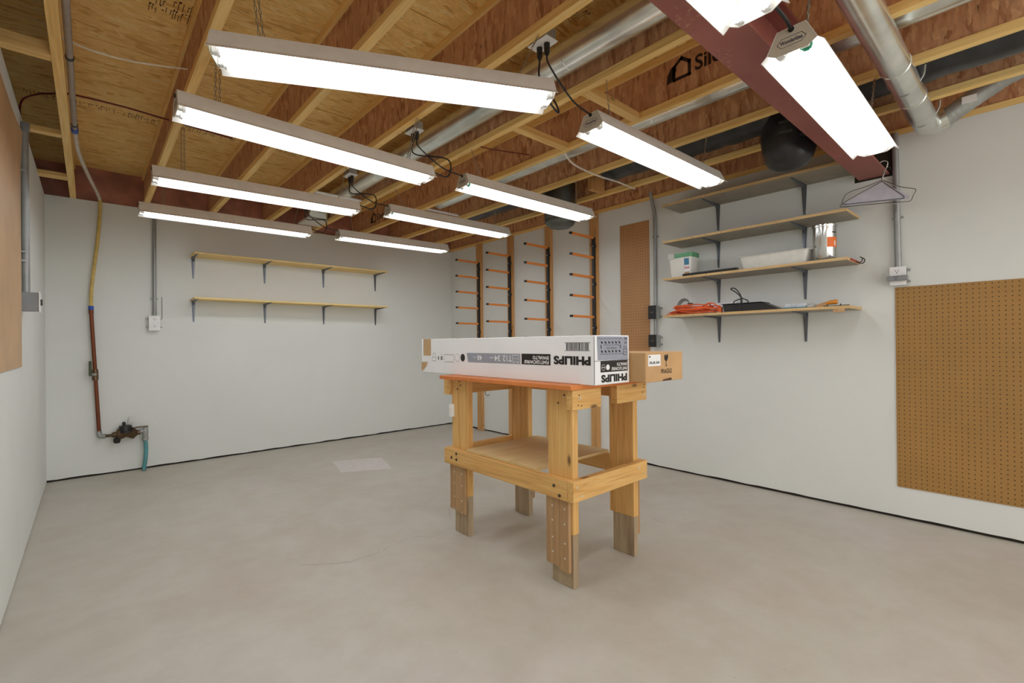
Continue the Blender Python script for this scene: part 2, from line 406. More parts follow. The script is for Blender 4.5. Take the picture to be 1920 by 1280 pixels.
# rim above the walls
rb = MB(); nx = 60
for i in range(nx):
    x0 = XL - 0.1 + (XR + 0.2 - XL) * i / nx; x1 = XL - 0.1 + (XR + 0.2 - XL) * (i + 1) / nx
    rb.quad((x0, 5.665 + 0.006 * math.sin(i * 1.3), H), (x1, 5.665 + 0.006 * math.sin(i * 1.3 + 1.3), H), (x1, 5.672 + 0.008 * math.sin(i * 0.9 + .9), ZC), (x0, 5.672 + 0.008 * math.sin(i * 0.9), ZC))
struct(rb.build('trim_5', 'rim_plastic', smooth=True))
struct(MB().box(XL - 0.15, XR + 0.15, YB + 0.07, YB + 0.15, H, ZC + 0.05).build('trim_6', 'rim_dark'))
struct(MB().box(XL - 0.15, XL - 0.075, YF - 0.1, YB + 0.07, H, ZC + 0.05).build('trim_7', 'rim_dark'))
struct(MB().box(XR + 0.06, XR + 0.15, YF - 0.1, YB + 0.07, H, ZC + 0.05).build('trim_8', 'rim_dark'))
# subfloor: a deck and its oriented-strand sheets
ce = struct(MB().box(XL - 0.15, XR + 0.15, YF - 0.15, YB + 0.15, ZC + 0.016, ZC + 0.06).build('ceiling', 'rim_dark'))
ys = [2.0 + 1.268 * k for k in range(-4, 4)]
for r, y in enumerate(ys):
    y0, y1 = max(y, YF - 0.1), min(y + 1.268, YB + 0.1)
    if y1 <= y0: continue
    xs = [JX[0] - 1.0, 0.912, 2.93, 4.2] if r % 2 else [JX[0] - 1.0, -0.103 + 2.04, 4.2]
    for x0, x1 in zip(xs, xs[1:]):
        MB().box(max(x0, XL - .15) + 0.0025, min(x1, XR + .15) - 0.0025, y0 + 0.003, y1 - 0.003, ZC, ZC + 0.016).build('panel', 'osb_floor', ce)
# grade stamps printed on the sheets
def stamp(x0, x1, y, h, seed):
    rnd = random.Random(seed); mb = MB(); x = x0
    while x < x1:
        wdt = rnd.uniform(0.004, 0.012); hh = h * rnd.choice((0.5, 0.8, 1.0)); yo = rnd.uniform(0, h - hh)
        if rnd.random() < 0.6: mb.quad((x, y + yo, ZC - .0006), (x + wdt, y + yo, ZC - .0006), (x + wdt, y + yo + hh * 0.18, ZC - .0006), (x, y + yo + hh * 0.18, ZC - .0006))
        if rnd.random() < 0.75: mb.quad((x, y + yo, ZC - .0006), (x + 0.003, y + yo, ZC - .0006), (x + 0.003, y + yo + hh, ZC - .0006), (x, y + yo + hh, ZC - .0006))
        x += wdt + rnd.uniform(0.003, 0.008)
    mb.build('stamp', 'osb_ink', ce)
for i, (a, b, y) in enumerate(((-0.06, 0.37, 4.16), (-0.3, -0.14, 4.17), (0.43, 0.85, 4.14), (0.96, 1.36, 4.12), (0.12, 0.37, 2.66), (0.2, 0.37, 2.74), (0.95, 1.25, 2.62), (0.0, 0.2, 2.4), (1.46, 1.85, 1.45))):
    stamp(a, b, y, 0.09, i)

# ------------------------------------------------------------------ I-joists
JL = ['wooden I-joist closest to the left wall with a grey pipe along it', 'wooden I-joist carrying the left chains of the left light row',
      'wooden I-joist crossing above the middle of the left light row', 'wooden I-joist with the row of white ceiling outlets fixed beside it',
      'wooden I-joist right of the thick silver duct, with two short blocks on its right', 'wooden I-joist with a black house logo printed on its web',
      'wooden I-joist at the left edge of the black wrapped duct', 'wooden I-joist behind the two hanging black duct ends', 'wooden I-joist lying on top of the right wall']
JOIST = []
for i, x in enumerate(JX):
    t = thing('ceiling_joist', JL[i], 'joist', (x, 2.0, H), group='ceiling joists'); JOIST.append(t)
    MB().box(x - 0.0205, x + 0.0205, YF - 0.05, 5.66, H, H + 0.039).build('bottom_flange', 'flange_y', t, bevel=0.0015)
    MB().box(x - 0.005, x + 0.005, YF - 0.05, 5.66, H + 0.0385, ZC - 0.0375).build('web', 'osb_web', t)
    MB().box(x - 0.0205, x + 0.0205, YF - 0.05, 5.66, ZC - 0.038, ZC).build('top_flange', 'flange_y', t, bevel=0.0015)
# house logo + word printed on one web
def web_logo(par, x, y0, zb, s):
    mb = MB(); o = (x - 0.0058, y0, zb); xd = (0, -1, 0); yd = (0, 0, 1)
    outline(mb, o, xd, yd, [(0.045 * s, 0.0), (0.135 * s, 0.0), (0.135 * s, 0.07 * s), (0.09 * s, 0.105 * s), (0.045 * s, 0.07 * s)], 0.018 * s)
    mb.quad(*[Vector(o) + Vector(xd) * a * s + Vector(yd) * b * s for a, b in ((0, -0.01), (0.03, -0.005), (0.06, 0.05), (0.055, 0.085), (0.03, 0.075), (0.005, 0.04))])
    put_text(mb, 'Silent', (x - 0.0058, y0 - 0.167 * s, zb + 0.0), xd, yd, 0.23 * s, 0.082 * s, 0.022)
    mb.build('logo_print', 'web_ink', par)
web_logo(JOIST[5], JX[5], 1.387, 2.59, 1.0); web_logo(JOIST[5], JX[5], 5.13, 2.54, 0.9)
# short blocks between joists
def block(name, label, b, mat, group=None):
    return tag(MB().box(*b).build(name, mat, bevel=0.0015), label, 'wood block', group)
block('joist_block', 'short wooden strip between joists beside the cord of the front right light', (1.939, 2.404, 1.552, 1.606, H, H + 0.038), 'pine_x', 'short blocks under joists')
block('joist_block', 'short wooden strip between joists, second from the red beam', (1.939, 2.404, 2.102, 2.157, H, H + 0.038), 'pine_x', 'short blocks under joists')
block('joist_block', 'short wooden strip beside the left wall nearest the camera', (XL - 0.06, -0.124, 2.93, 2.99, H, H + 0.06), 'pine_x', 'blocks above the left wall')
block('joist_block', 'short wooden strip beside the left wall above the grey conduit top', (XL - 0.06, -0.124, 3.99, 4.05, H, H + 0.03), 'pine_x', 'blocks above the left wall')
block('joist_block', 'short wooden strip beside the left wall nearest the back wall', (XL - 0.06, -0.124, 4.96, 5.06, H, H + 0.03), 'pine_x', 'blocks above the left wall')
block('joist_block', 'upright brown block between joists near the far hanging duct', (3.22, 3.404, 2.56, 2.60, H + 0.01, ZC - 0.03), 'stud_z')

# ------------------------------------------------------------------ steel beam
t = thing('steel_beam', 'dark red painted steel I-beam under the joists', 'beam', (2.0, 0.727, 2.212))
MB().box(-0.3, XR + 0.015, 0.645, 0.808, 2.212, 2.224).build('bottom_flange', 'beam_red', t, bevel=0.002)
MB().box(-0.3, XR + 0.015, 0.722, 0.731, 2.2235, 2.437).build('web', 'beam_red', t)
MB().box(-0.3, XR + 0.015, 0.645, 0.808, 2.4365, H).build('top_flange', 'beam_red', t, bevel=0.002)
struct(MB().box(XR - 0.003, XR + 0.012, 0.62, 0.83, 2.2, H + 0.002).build('beam_pocket_shade', 'sill_pocket_dark'))  # dark slab painted as the shaded wall pocket around the beam end

# ------------------------------------------------------------------ shop lights
L2 = 0.61
def make_light():
    t = thing('shop_light', 'x', 'light', group='hanging twin-tube shop lights')
    prof = [(-0.0935, 0.0), (-0.075, 0.017), (-0.043, 0.082), (0.043, 0.082), (0.075, 0.017), (0.0935, 0.0)]
    inn = [(-0.0915, -0.0005), (-0.0735, 0.0155), (-0.0415, 0.0805), (0.0415, 0.0805), (0.0735, 0.0155), (0.0915, -0.0005)]
    mb = MB()
    mb.prism(prof + inn[::-1], 0, -L2, L2)
    # split the concave shell into quads
    mb = MB(); k = len(prof)
    for e in (-L2, L2):
        for p in prof + inn: mb.v.append(Vector((e, p[0], p[1])))
    for i in range(k - 1):
        mb.f += [(i, i + 1, 2 * k + i + 1, 2 * k + i), (k + i, 3 * k + i, 3 * k + i + 1, k + i + 1), (i, k + i, k + i + 1, i + 1), (2 * k + i, 2 * k + i + 1, 3 * k + i + 1, 3 * k + i)]
    mb.f += [(0, 2 * k, 3 * k, k), (k - 1, 2 * k - 1, 4 * k - 1, 3 * k - 1)]
    mb.build('reflector', 'enamel', t, world=False)
    MB().prism([(-0.03, 0.058), (-0.03, 0.0803), (0.03, 0.0803), (0.03, 0.058)], 0, -L2 + .004, L2 - .004).build('ballast_cover', 'enamel', t, world=False)
    for s in (-1, 1):
        pl = [(-0.0742, 0.0165), (-0.0425, 0.0815), (0.0425, 0.0815), (0.0742, 0.0165), (0.046, 0.0), (-0.046, 0.0)]
        x0 = s * (L2 - 0.0005); x1 = s * (L2 - 0.0035)
        cp = MB().prism(pl, 0, x0, x1).build('end_cap', 'enamel_plate' if s < 0 else 'enamel', t, world=False)
        if s < 0:
            mb = MB(); o = (-L2 - 0.0002, 0, 0.037); xd = (0, -1, 0); yd = (0, 0, 1)
            outline(mb, o, xd, yd, [(-0.043, 0), (-0.030, 0.0145), (0.030, 0.0145), (0.043, 0), (0.030, -0.0145), (-0.030, -0.0145)], 0.0015)
            put_text(mb, 'Wonderlites', (o[0], 0.033, 0.031), xd, yd, 0.066, 0.0135, 0.02)
            mb.build('logo_print', 'navy_ink', cp, world=False)
            MB().lathe([(0.009, -0.004), (0.009, 0.004)], (-L2, 0.0, 0.0725), 12, 0).build('grommet', 'black_rubber', cp, world=False, smooth=True)
        for c in (0.036, -0.036):
            MB().box(*sorted((s * (L2 - 0.004), s * (L2 - 0.022))), c - 0.013, c + 0.013, 0.004, 0.06).build('lamp_holder', 'white_plastic', t, world=False, bevel=0.003)
    for c in (0.036, -0.036):
        tb = MB().lathe([(0.019, -0.58), (0.019, 0.58)], (0, c, 0.016), 12, 0).build('tube', 'tube_glow', t, world=False, smooth=True)
        for s in (-1, 1):
            MB().lathe(sorted([(0.0188, s * 0.578), (0.0188, s * 0.589)], key=lambda q: q[1]), (0, c, 0.016), 16, 0).build('tube_end', 'white_plastic', tb, world=False, smooth=True)
    return t
LIGHT0 = make_light()
def link_geo(mb, c, d, side, ln=0.024, wd=0.008, r=0.0014):
    d = Vector(d).normalized(); sv = Vector(side).normalized(); pts = []
    for i in range(10):
        a = 2 * PI * i / 10; pts.append(Vector(c) + d * (math.sin(a) * ln / 2) + sv * (math.cos(a) * wd / 2))
    mb.tube(pts, r, 4, closed=True)
def chain(par, a, b, double=False):
    a = Vector(a); b = Vector(b); mb = MB(); d = b - a; n = max(2, int(d.length / 0.019)); s1 = d.cross(Vector((0, 1, 0.01))).normalized(); s2 = d.cross(s1).normalized()
    for q in ((0,) if not double else (-0.008, 0.008)):
        for i in range(n):
            link_geo(mb, a + d * ((i + 0.5) / n) + Vector((q, q * .4, 0)), d, s1 if i % 2 else s2)
    mb.build('chain', 'chain_steel', par, smooth=True)
#  name: centre x, centre y, lip z, yaw, tilt, label, left anchor, right anchor
LIGHTS = [
 ('L1', 0.870, 1.607, 2.126, -0.456, 0.006, 'hanging twin-tube shop light turned askew, largest of the left row'),
 ('L2', 0.878, 2.382, 2.105, 0.009, -0.011, 'hanging twin-tube shop light second in the left row, behind the askew one'),
 ('L3', 0.884, 3.420, 2.118, -0.039, 0.008, 'hanging twin-tube shop light third in the left row, above the back shelves'),
 ('L4', 0.884, 4.431, 2.132, -0.020, 0.0, 'hanging twin-tube shop light last in the left row, nearest the back wall'),
 ('R1', 2.404, 1.416, 2.156, -0.022, -0.012, 'hanging twin-tube shop light first in the right row, below the short joist blocks'),
 ('R2', 2.454, 2.511, 2.169, -0.057, -0.023, 'hanging twin-tube shop light second in the right row, before the lumber racks'),
 ('R3', 2.454, 3.551, 2.205, -0.087, -0.025, 'hanging twin-tube shop light third in the right row'),
 ('R4', 2.405, 4.508, 2.177, -0.032, 0.004, 'hanging twin-tube shop light last in the right row, smallest in view'),
 ('N', 2.318, 0.539, 2.079, 0.008, -0.014, 'hanging twin-tube shop light beside the red beam with large logo plate'),
 ('T', 0.845, 0.550, 2.085, 0.0, 0.0, 'hanging twin-tube shop light cut off by the top edge of the picture'),
]
LT = {}
for i, (k, x, y, z, yaw, tilt, lab) in enumerate(LIGHTS):
    loc = (x, y, z); rot = (0, -tilt, yaw)
    if i == 0:
        o = LIGHT0; o.location = loc; o.rotation_euler = rot
        from mathutils import Euler
        m = Matrix.Translation(loc) @ Euler(rot).to_matrix().to_4x4(); reg(o, m)
        for c in o.children:
            reg(c, m)
            for g in c.children: reg(g, m)
        PROTO = [(c, list(c.children)) for c in o.children]
    else:
        o = LIGHT0.copy(); COL.objects.link(o); o.location = loc; o.rotation_euler = rot
        m = Matrix.Translation(loc) @ Euler(rot).to_matrix().to_4x4(); reg(o, m)
        for c, gs in PROTO:
            cc = c.copy(); COL.objects.link(cc); cc.parent = o; reg(cc, m)
            for g in gs:
                gg = g.copy(); COL.objects.link(gg); gg.parent = cc; reg(gg, m)
    tag(o, lab, 'light', 'hanging twin-tube shop lights'); LT[k] = o
for k in ('R2', 'R3', 'N'):   # these lamps have a green collar on one tube
    tb = [c for c in LT[k].children if c.name.startswith('tube')][1]
    e = tb.children[0]; e.material_slots[0].link = 'OBJECT'; e.material_slots[0].material = MATS['green_plastic']; e['label'] = 'green tube collar'
def lw(k, x, y, z): return WM[LT[k].name] @ Vector((x, y, z))
for k in LT:
    a = lw(k, -0.46, 0, 0.083); b = lw(k, 0.47, 0, 0.083)
    if k in ('L1', 'L2', 'L3', 'L4', 'T'): ja, jb = JX[1] + 0.03, JX[3] + 0.0
    else: ja, jb = JX[4] + 0.0, JX[6] - 0.0
    top = H
    chain(LT[k], a, (ja, a.y, top + (0.02 if ja == JX[1] + 0.03 else 0)), double=k in ('L1', 'L2', 'L3', 'L4', 'N'))
    chain(LT[k], b, (jb, b.y, top), double=k in ('L2', 'N'))
# ceiling outlets with plugs and cords
OUT = [(1.479, 1.437, 'white ceiling outlet above the right end of the askew light', 'L1', 'R1'), (1.493, 2.553, 'white ceiling outlet second from the red beam', 'L2', 'R2'),
       (1.506, 3.54, 'white ceiling outlet third from the red beam', 'L3', 'R3'), (1.506, 4.55, 'white ceiling outlet nearest the back wall', 'L4', 'R4')]
for ox, oy, lab, lk, rk in OUT:
    t = thing('ceiling_outlet', lab, 'outlet', (ox, oy, H - 0.004), group='ceiling outlets beside the joist')
    MB().box(ox - 0.036, ox + 0.036, oy - 0.058, oy + 0.058, H - 0.004, H + 0.002).build('cover_plate', 'white_plastic', t, bevel=0.0015)
    MB().box(ox - 0.03, ox + 0.03, oy - 0.05, oy + 0.05, H + 0.001, H + 0.05).build('box', 'zinc', t)
    for dy in (0.024, -0.024): MB().lathe([(0.017, -0.0062), (0.017, -0.003)], (ox, oy + dy, H), 14).build('socket', 'white_plastic', t, smooth=True)
    for key, dy, side in ((lk, 0.022, 1), (rk, -0.022, -1)):
        p0 = Vector((ox + 0.004, oy + dy, H - 0.006))
        e = lw(key, 0.612, 0, 0.07) if side > 0 else lw(key, -0.613, 0, 0.0735)
        if key == 'L1': pts = [p0 + Vector((0, 0, -0.04)), p0 + Vector((0.0, 0.0, -0.14)), Vector((e.x + 0.06, e.y + 0.03, e.z - 0.03)), Vector((e.x + 0.05, e.y + 0.0, e.z - 0.09)), Vector((e.x + 0.012, e.y, e.z - 0.075)), lw(key, 0.608, 0, 0.012)]
        elif side > 0: pts = [p0 + Vector((0, 0, -0.04)), p0 + Vector((0.01, 0, -0.12)), Vector((e.x + 0.14, e.y + 0.01, e.z + 0.1)), Vector((e.x + 0.13, e.y, e.z - 0.01)), e]
        else: pts = [p0 + Vector((0, 0, -0.04)), p0 + Vector((0.015, 0, -0.09)), p0.lerp(e, 0.55) + Vector((0, 0, -0.07)), e]
        cd = MB().tube(smooth_path(pts, 8), 0.0042, 7).build('power_cord', 'black_rubber', LT[key], smooth=True)
        MB().lathe([(0.008, -0.05), (0.012, -0.04), (0.0135, -0.008), (0.0135, 0.0)], p0, 12).build('plug', 'black_plastic', cd, smooth=True)
e = lw('N', -0.613, 0, 0.0735); e2 = lw('T', 0.612, 0, 0.06)
MB().tube(smooth_path([e, e + Vector((-0.05, 0.0, 0.01)), e2.lerp(e, 0.5) + Vector((0, 0.0, 0.03)), e2 + Vector((0.04, -0.01, 0.0)), e2 + Vector((0.001, 0, 0))], 8), 0.006, 8).build('power_cord', 'black_rubber', LT['N'], smooth=True)

# ------------------------------------------------------------------ ducts
t = thing('silver_duct', 'thick round galvanized duct in the joist bay beside the ceiling outlets', 'duct', (1.80, 2.5, 2.508))
MB().lathe([(0.072, -1.9), (0.072, 1.5), (0.0745, 1.502), (0.0745, 1.508), (0.072, 1.51), (0.072, 3.2), (0.0745, 3.202), (0.0745, 3.208), (0.072, 3.21), (0.072, 4.9)], (1.80, 0.06, 2.58), 32, 1).build('pipe', 'galvanized', t, smooth=True)
MB().loft([(1.70, 5.08, 2.47), (1.90, 5.08, 2.47), (1.90, 5.3, 2.47), (1.70, 5.3, 2.47)], [(1.73, 4.93, 2.65), (1.87, 4.93, 2.65), (1.87, 5.15, 2.65), (1.73, 5.15, 2.65)]).build('end_boot', 'galvanized', t)
MB().box(1.68, 1.93, 5.06, 5.33, H + 0.002, H + 0.02).build('boot_flange', 'enamel', t)
t = thing('silver_duct', 'round galvanized duct partly hidden behind the joist, passing over the red beam', 'duct', (2.68, 2.0, 2.525))
MB().lathe([(0.072, -1.8), (0.072, 1.62), (0.0745, 1.622), (0.0745, 1.628), (0.072, 1.63), (0.072, 2.9), (0.0745, 2.902), (0.0745, 2.91), (0.072, 2.912), (0.072, 4.1)], (2.68, 0, 2.597), 32, 1).build('pipe', 'galvanized', t, smooth=True)
# white service pipe across the bays
t = tag(MB().cyl((JX[3] + .03, 4.217, 2.485), (JX[4] - .01, 4.217, 2.485), 0.012).build('white_pipe', 'white_plastic', smooth=True), 'thin white pipe crossing below the thick silver duct', 'pipe')
tag(MB().cyl((JX[5] + .01, 4.1, 2.5), (JX[6] - .01, 4.1, 2.5), 0.012).build('white_pipe', 'white_plastic', smooth=True), 'thin white pipe crossing the bay above the third right light', 'pipe')
tag(MB().tube(smooth_path([(2.47, 2.2, H + .02), (2.64, 2.26, H - 0.004), (2.93, 2.28, H - 0.012), (3.2, 2.276, H - .006), (3.44, 2.276, H - .012)], 8), 0.0065, 8).build('armoured_cable', 'white_cable', smooth=True), 'grey armoured cable slung under joists before the far hanging duct', 'cable')
# big duct running along the beam
t = thing('silver_duct', 'long bare galvanized duct strapped under the joists right of the beam', 'duct', (2.4, 0.431, 2.33))
MB().lathe([(0.058, -0.9), (0.058, 1.72), (0.061, 1.722), (0.061, 1.735), (0.058, 1.737), (0.058, 2.72), (0.0605, 2.722), (0.0605, 2.727), (0.058, 2.729), (0.058, 3.14), (0.0605, 3.142), (0.0605, 3.147), (0.058, 3.149), (0.058, 3.58)], (0, 0.431, 2.386), 32, 0).build('pipe', 'galvanized', t, smooth=True)
MB().tube(smooth_path([(3.56, 0.431, 2.388), (3.62, 0.428, 2.388), (3.66, 0.40, 2.395), (3.665, 0.35, 2.41)], 6), 0.0585, 28).build('elbow', 'galvanized', t, smooth=True)
pts = smooth_path([(3.665, 0.36, 2.408), (3.66, 0.28, 2.455), (3.655, 0.18, 2.51), (3.65, 0.05, 2.56), (3.65, -0.25, 2.58)], 10)
MB().tube(pts, [0.050 + 0.0015 * math.sin(i * 2.3) for i in range(len(pts))], 20).build('flexible_end', 'zinc', t, smooth=True)
q = pts[13]; MB().box(q.x - 0.056, q.x - 0.0505, q.y - 0.03, q.y + 0.03, q.z - 0.03, q.z + 0.008).build('paper_label', 'print_white', t)
for x in (JX[6], JX[7]):
    MB().tube(smooth_path([(x + 0.03, 0.50, H - .002), (x + 0.03, 0.495, 2.39), (x + .03, 0.431, 2.326), (x + .03, 0.368, 2.39), (x + .03, 0.355, H - .002)], 8), 0.004, 6).build('strap', 'zinc', t, smooth=True)
# black wrapped duct in the bay by the right wall, with two hanging ends
def poly_duct(path, rad, name, mat='poly_black', par=None):
    pts = smooth_path(path, 8); n = len(pts); rr = []
    for i in range(n):
        t_ = i / (n - 1); rr.append(rad * (1 + 0.03 * math.sin(i * 1.9) + 0.02 * math.sin(i * 3.1)))
    return MB().tube(pts, rr, 24).build(name, mat, par, smooth=True)
t = thing('wrapped_duct', 'black plastic wrapped duct with sagging end beside the red beam', 'duct', (3.18, 1.0, 2.18))
poly_duct([(3.17, 2.35, 2.60), (3.17, 1.8, 2.595), (3.17, 1.4, 2.59), (3.17, 0.9, 2.59), (3.17, 0.3, 2.595), (3.17, -1.0, 2.6)], 0.14, 'sleeve', par=t)
prof = [(0.02, 0.0), (0.06, 0.008), (0.10, 0.03), (0.13, 0.07), (0.145, 0.12), (0.148, 0.2), (0.14, 0.3), (0.12, 0.42)]
mb = MB().lathe(prof, (3.19, 1.02, 2.185), 28)
for v in mb.v:
    a = math.atan2(v.y - 1.02, v.x - 3.19); s = 1 + 0.035 * math.sin(5 * a + v.z * 20); v.x = 3.19 + (v.x - 3.19) * s; v.y = 1.02 + (v.y - 1.02) * s
sg = mb.build('hanging_end', 'poly_black', t, smooth=True)
mb = MB()
for j, (a0, a1, z0, z1) in enumerate(((PI * 1.0, PI * 1.14, 2.36, 2.375), (PI * 1.0, PI * 1.14, 2.42, 2.435), (PI * 1.22, PI * 1.36, 2.33, 2.345), (PI * 1.22, PI * 1.36, 2.44, 2.455))):
    mb.quad(*[(3.19 + 0.156 * math.cos(a), 1.02 + 0.156 * math.sin(a), z) for a, z in ((a0, z0), (a1, z0), (a1, z1), (a0, z1))])
mb.build('faded_print', 'poly_ink', sg)
t = thing('wrapped_duct', 'dark wrapped duct end hanging above the lumber racks', 'duct', (3.2, 2.91, 2.185))
poly_duct([(3.17, 2.95, 2.62), (3.17, 3.4, 2.62), (3.17, 4.2, 2.62)], 0.125, 'sleeve', par=t)
MB().lathe([(0.03, 0.0), (0.09, 0.006), (0.125, 0.03), (0.14, 0.06), (0.138, 0.075), (0.142, 0.08), (0.142, 0.2), (0.14, 0.4)], (3.2, 2.91, 2.185), 28).build('hanging_end', 'duct_grey', t, smooth=True)

# ------------------------------------------------------------------ pipes and cables at the left
t = thing('drain_pipe', 'grey plastic pipe clipped along the leftmost joist', 'pipe', (-0.06, 3.0, 2.46))
MB().cyl((-0.062, YF, 2.475), (-0.062, 3.95, 2.475), 0.0135).build('pipe', 'pipe_grey', t, smooth=True)
for y in (2.95, 3.83): MB().lathe([(0.0165, -0.01), (0.0165, 0.01)], (-0.062, y, 2.475), 16, 1).build('clip', 'black_plastic', t, smooth=True)
MB().lathe([(0.0175, -0.03), (0.0175, 0.03)], (-0.062, 3.92, 2.475), 16, 1).build('blue_ring', 'blue_ring', t, smooth=True)
t = thing('water_line', 'water supply line with yellow tube, copper pipe, meter and green hose on back wall', 'water line', (0.1, 5.56, 0.0))
MB().tube(smooth_path([(-0.062, 3.95, 2.475), (-0.05, 4.35, 2.47), (-0.005, 4.85, 2.47), (0.045, 5.3, 2.468), (0.07, 5.52, 2.455)], 8), 0.0125, 10).build('tube_above_wall', 'pex_white', t, smooth=True)
MB().tube(smooth_path([(0.07, 5.52, 2.456), (0.074, 5.57, 2.42), (0.07, 5.585, 2.30), (0.055, 5.585, 2.09), (0.03, 5.585, 1.85), (0.012, 5.585, 1.65), (0.008, 5.585, 1.50)], 8), 0.0135, 10).build('yellow_tube', 'pex_yellow', t, smooth=True)
MB().cyl((0.008, 5.585, 1.475), (0.008, 5.585, 1.51), 0.018).build('blue_ring', 'blue_ring', t, smooth=True)
MB().cyl((0.009, 5.585, 1.44), (0.008, 5.585, 1.476), 0.017).build('adapter', 'copper', t, smooth=True)
MB().cyl((0.056, 5.585, 0.37), (0.009, 5.585, 1.45), 0.0145).build('copper_pipe', 'copper', t, smooth=True)
vx, vz = 0.034, 0.905
v = MB().cyl((vx - .001, 5.585, vz - 0.05), (vx - .003, 5.585, vz + 0.045), 0.022).build('valve', 'brass', t, smooth=True)
MB().cyl((vx, 5.57, vz), (vx - .03, 5.54, vz), 0.012).build('stem', 'zinc', v, smooth=True)
MB().box(vx - 0.045, vx - 0.025, 5.53, 5.545, vz - 0.01, vz + 0.12).build('lever', 'olive_lever', v, bevel=0.004)
MB().tube(smooth_path([(0.056, 5.585, 0.40), (0.057, 5.585, 0.365), (0.07, 5.582, 0.352), (0.10, 5.575, 0.352)], 6), 0.019, 12).build('elbow', 'zinc', t, smooth=True)
MB().cyl((0.09, 5.575, 0.352), (0.16, 5.56, 0.354), 0.0125).build('nipple', 'brass', t, smooth=True)
mt = MB().lathe([(0.018, 0.0), (0.026, 0.012), (0.026, 0.03), (0.045, 0.035), (0.055, 0.05), (0.03, 0.10), (0.055, 0.15), (0.03, 0.175), (0.022, 0.18), (0.022, 0.2)], (0.14, 5.555, 0.357), 20, 0).build('meter_body', 'brass', t, smooth=True)
MB().lathe([(0.058, 0.0), (0.058, 0.012), (0.050, 0.014), (0.047, 0.06), (0.03, 0.066)], (0.235, 5.55, 0.37), 24).build('register', 'black_plastic', mt, smooth=True)
MB().lathe([(0.012, 0.0), (0.014, 0.02), (0.008, 0.03)], (0.225, 5.55, 0.437), 12).build('knob', 'black_plastic', mt, smooth=True)
MB().lathe([(0.02, -0.03), (0.026, -0.01), (0.022, 0.015)], (0.175, 5.53, 0.315), 14).build('drain_plug', 'black_matte', mt, smooth=True)
MB().quad((0.255, 5.6, 0.44), (0.30, 5.605, 0.45), (0.30, 5.607, 0.51), (0.262, 5.603, 0.50)).build('paper_tag', 'clear_plastic', mt)
MB().lathe([(0.016, 0.0), (0.022, 0.01), (0.022, 0.04), (0.016, 0.05)], (0.325, 5.56, 0.365), 14, 0).build('union', 'zinc', t, smooth=True)
MB().lathe([(0.02, -0.09), (0.026, -0.085), (0.026, -0.06), (0.020, -0.055), (0.024, -0.02), (0.02, 0.03)], (0.378, 5.555, 0.365), 16).build('hose_valve', 'zinc', t, smooth=True)
MB().box(0.30, 0.40, 5.54, 5.552, 0.40, 0.412).build('hose_valve_lever', 'brass', t, bevel=0.003)
MB().tube(smooth_path([(0.378, 5.555, 0.29), (0.382, 5.55, 0.20), (0.376, 5.54, 0.10), (0.362, 5.53, 0.005)], 8), 0.017, 12).build('green_hose', 'hose_green', t, smooth=True)
tag(MB().tube(smooth_path([(XL - 0.005, 3.80, 2.40), (-0.285, 3.88, 2.56), (-0.22, 3.85, 2.61), (-0.15, 3.78, 2.61), (-0.084, 3.70, 2.60), (0.15, 3.70, 2.605), (0.40, 3.72, 2.60), (0.75, 3.74, 2.59)], 8), 0.0055, 6).build('red_cable', 'red_cable', smooth=True), 'dark red cable running from left conduit across two joist bays', 'cable')
tag(MB().tube(smooth_path([(-0.11, 3.045, 2.60), (0.02, 3.03, 2.575), (0.15, 3.01, 2.57), (0.28, 2.98, 2.58), (0.40, 2.966, 2.60)], 8), 0.004, 6).build('white_cable', 'white_cable', smooth=True), 'thin white cable sagging between the two leftmost joists', 'cable')
tag(MB().tube(smooth_path([(1.92, 2.62, 2.54), (2.1, 2.6, 2.525), (2.42, 2.5, 2.53)], 8), 0.004, 6).build('red_cable', 'red_cable', smooth=True), 'thin red cable crossing the bay above the second right light', 'cable')

# ------------------------------------------------------------------ conduits with boxes
def strap(par, axis, x, y, z, r):
    if axis == 0: MB().box(x - 0.006, x + 0.004, y - 0.03, y + 0.03, z - 0.006, z + 0.006).build('strap', 'zinc', par, bevel=0.001)
    else: MB().box(x - 0.03, x + 0.03, y - 0.006, y + 0.004, z - 0.006, z + 0.006).build('strap', 'zinc', par, bevel=0.001)
def slots(par, o, xd, yd, s=1.0):
    mb = MB(); rect(mb, o, xd, yd, -0.008 * s, -0.005 * s, 0.002, 0.011); rect(mb, o, xd, yd, 0.005 * s, 0.008 * s, 0.002, 0.011); ringp(mb, o, xd, yd, 0, -0.006, 0, 0.003, 8)
    mb.build('socket_holes', 'black_matte', par)
# back wall
t = thing('conduit_outlet', 'grey conduit running down to a white outlet box on the back wall', 'outlet', (0.455, 5.6, 1.296))
MB().cyl((0.458, 5.602, 1.43), (0.462, 5.602, 2.46), 0.0155).build('conduit', 'conduit', t, smooth=True)
strap(t, 1, 0.456, 5.614, 1.60, .015)
b = MB().box(0.415, 0.495, 5.58, YB, 1.30, 1.435).build('box', 'zinc', t, bevel=0.003)
pl = MB().box(0.411, 0.499, 5.572, 5.58, 1.296, 1.438).build('cover_plate', 'white_plastic', b, bevel=0.002)
for zz in (1.40, 1.335): slots(b, (0.455, 5.5712, zz), (1, 0, 0), (0, 0, 1))
for zz in (1.41, 1.33):
    for xx in (0.40, 0.51): MB().box(xx - 0.008, xx + 0.008, 5.612, YB, zz - 0.006, zz + 0.006).build('mount_ear', 'zinc', t)
MB().cyl((0.517, 5.615, 1.41), (0.517, 5.615, 1.62), 0.003, 8).build('stiff_wire', 'zinc', t, smooth=True)
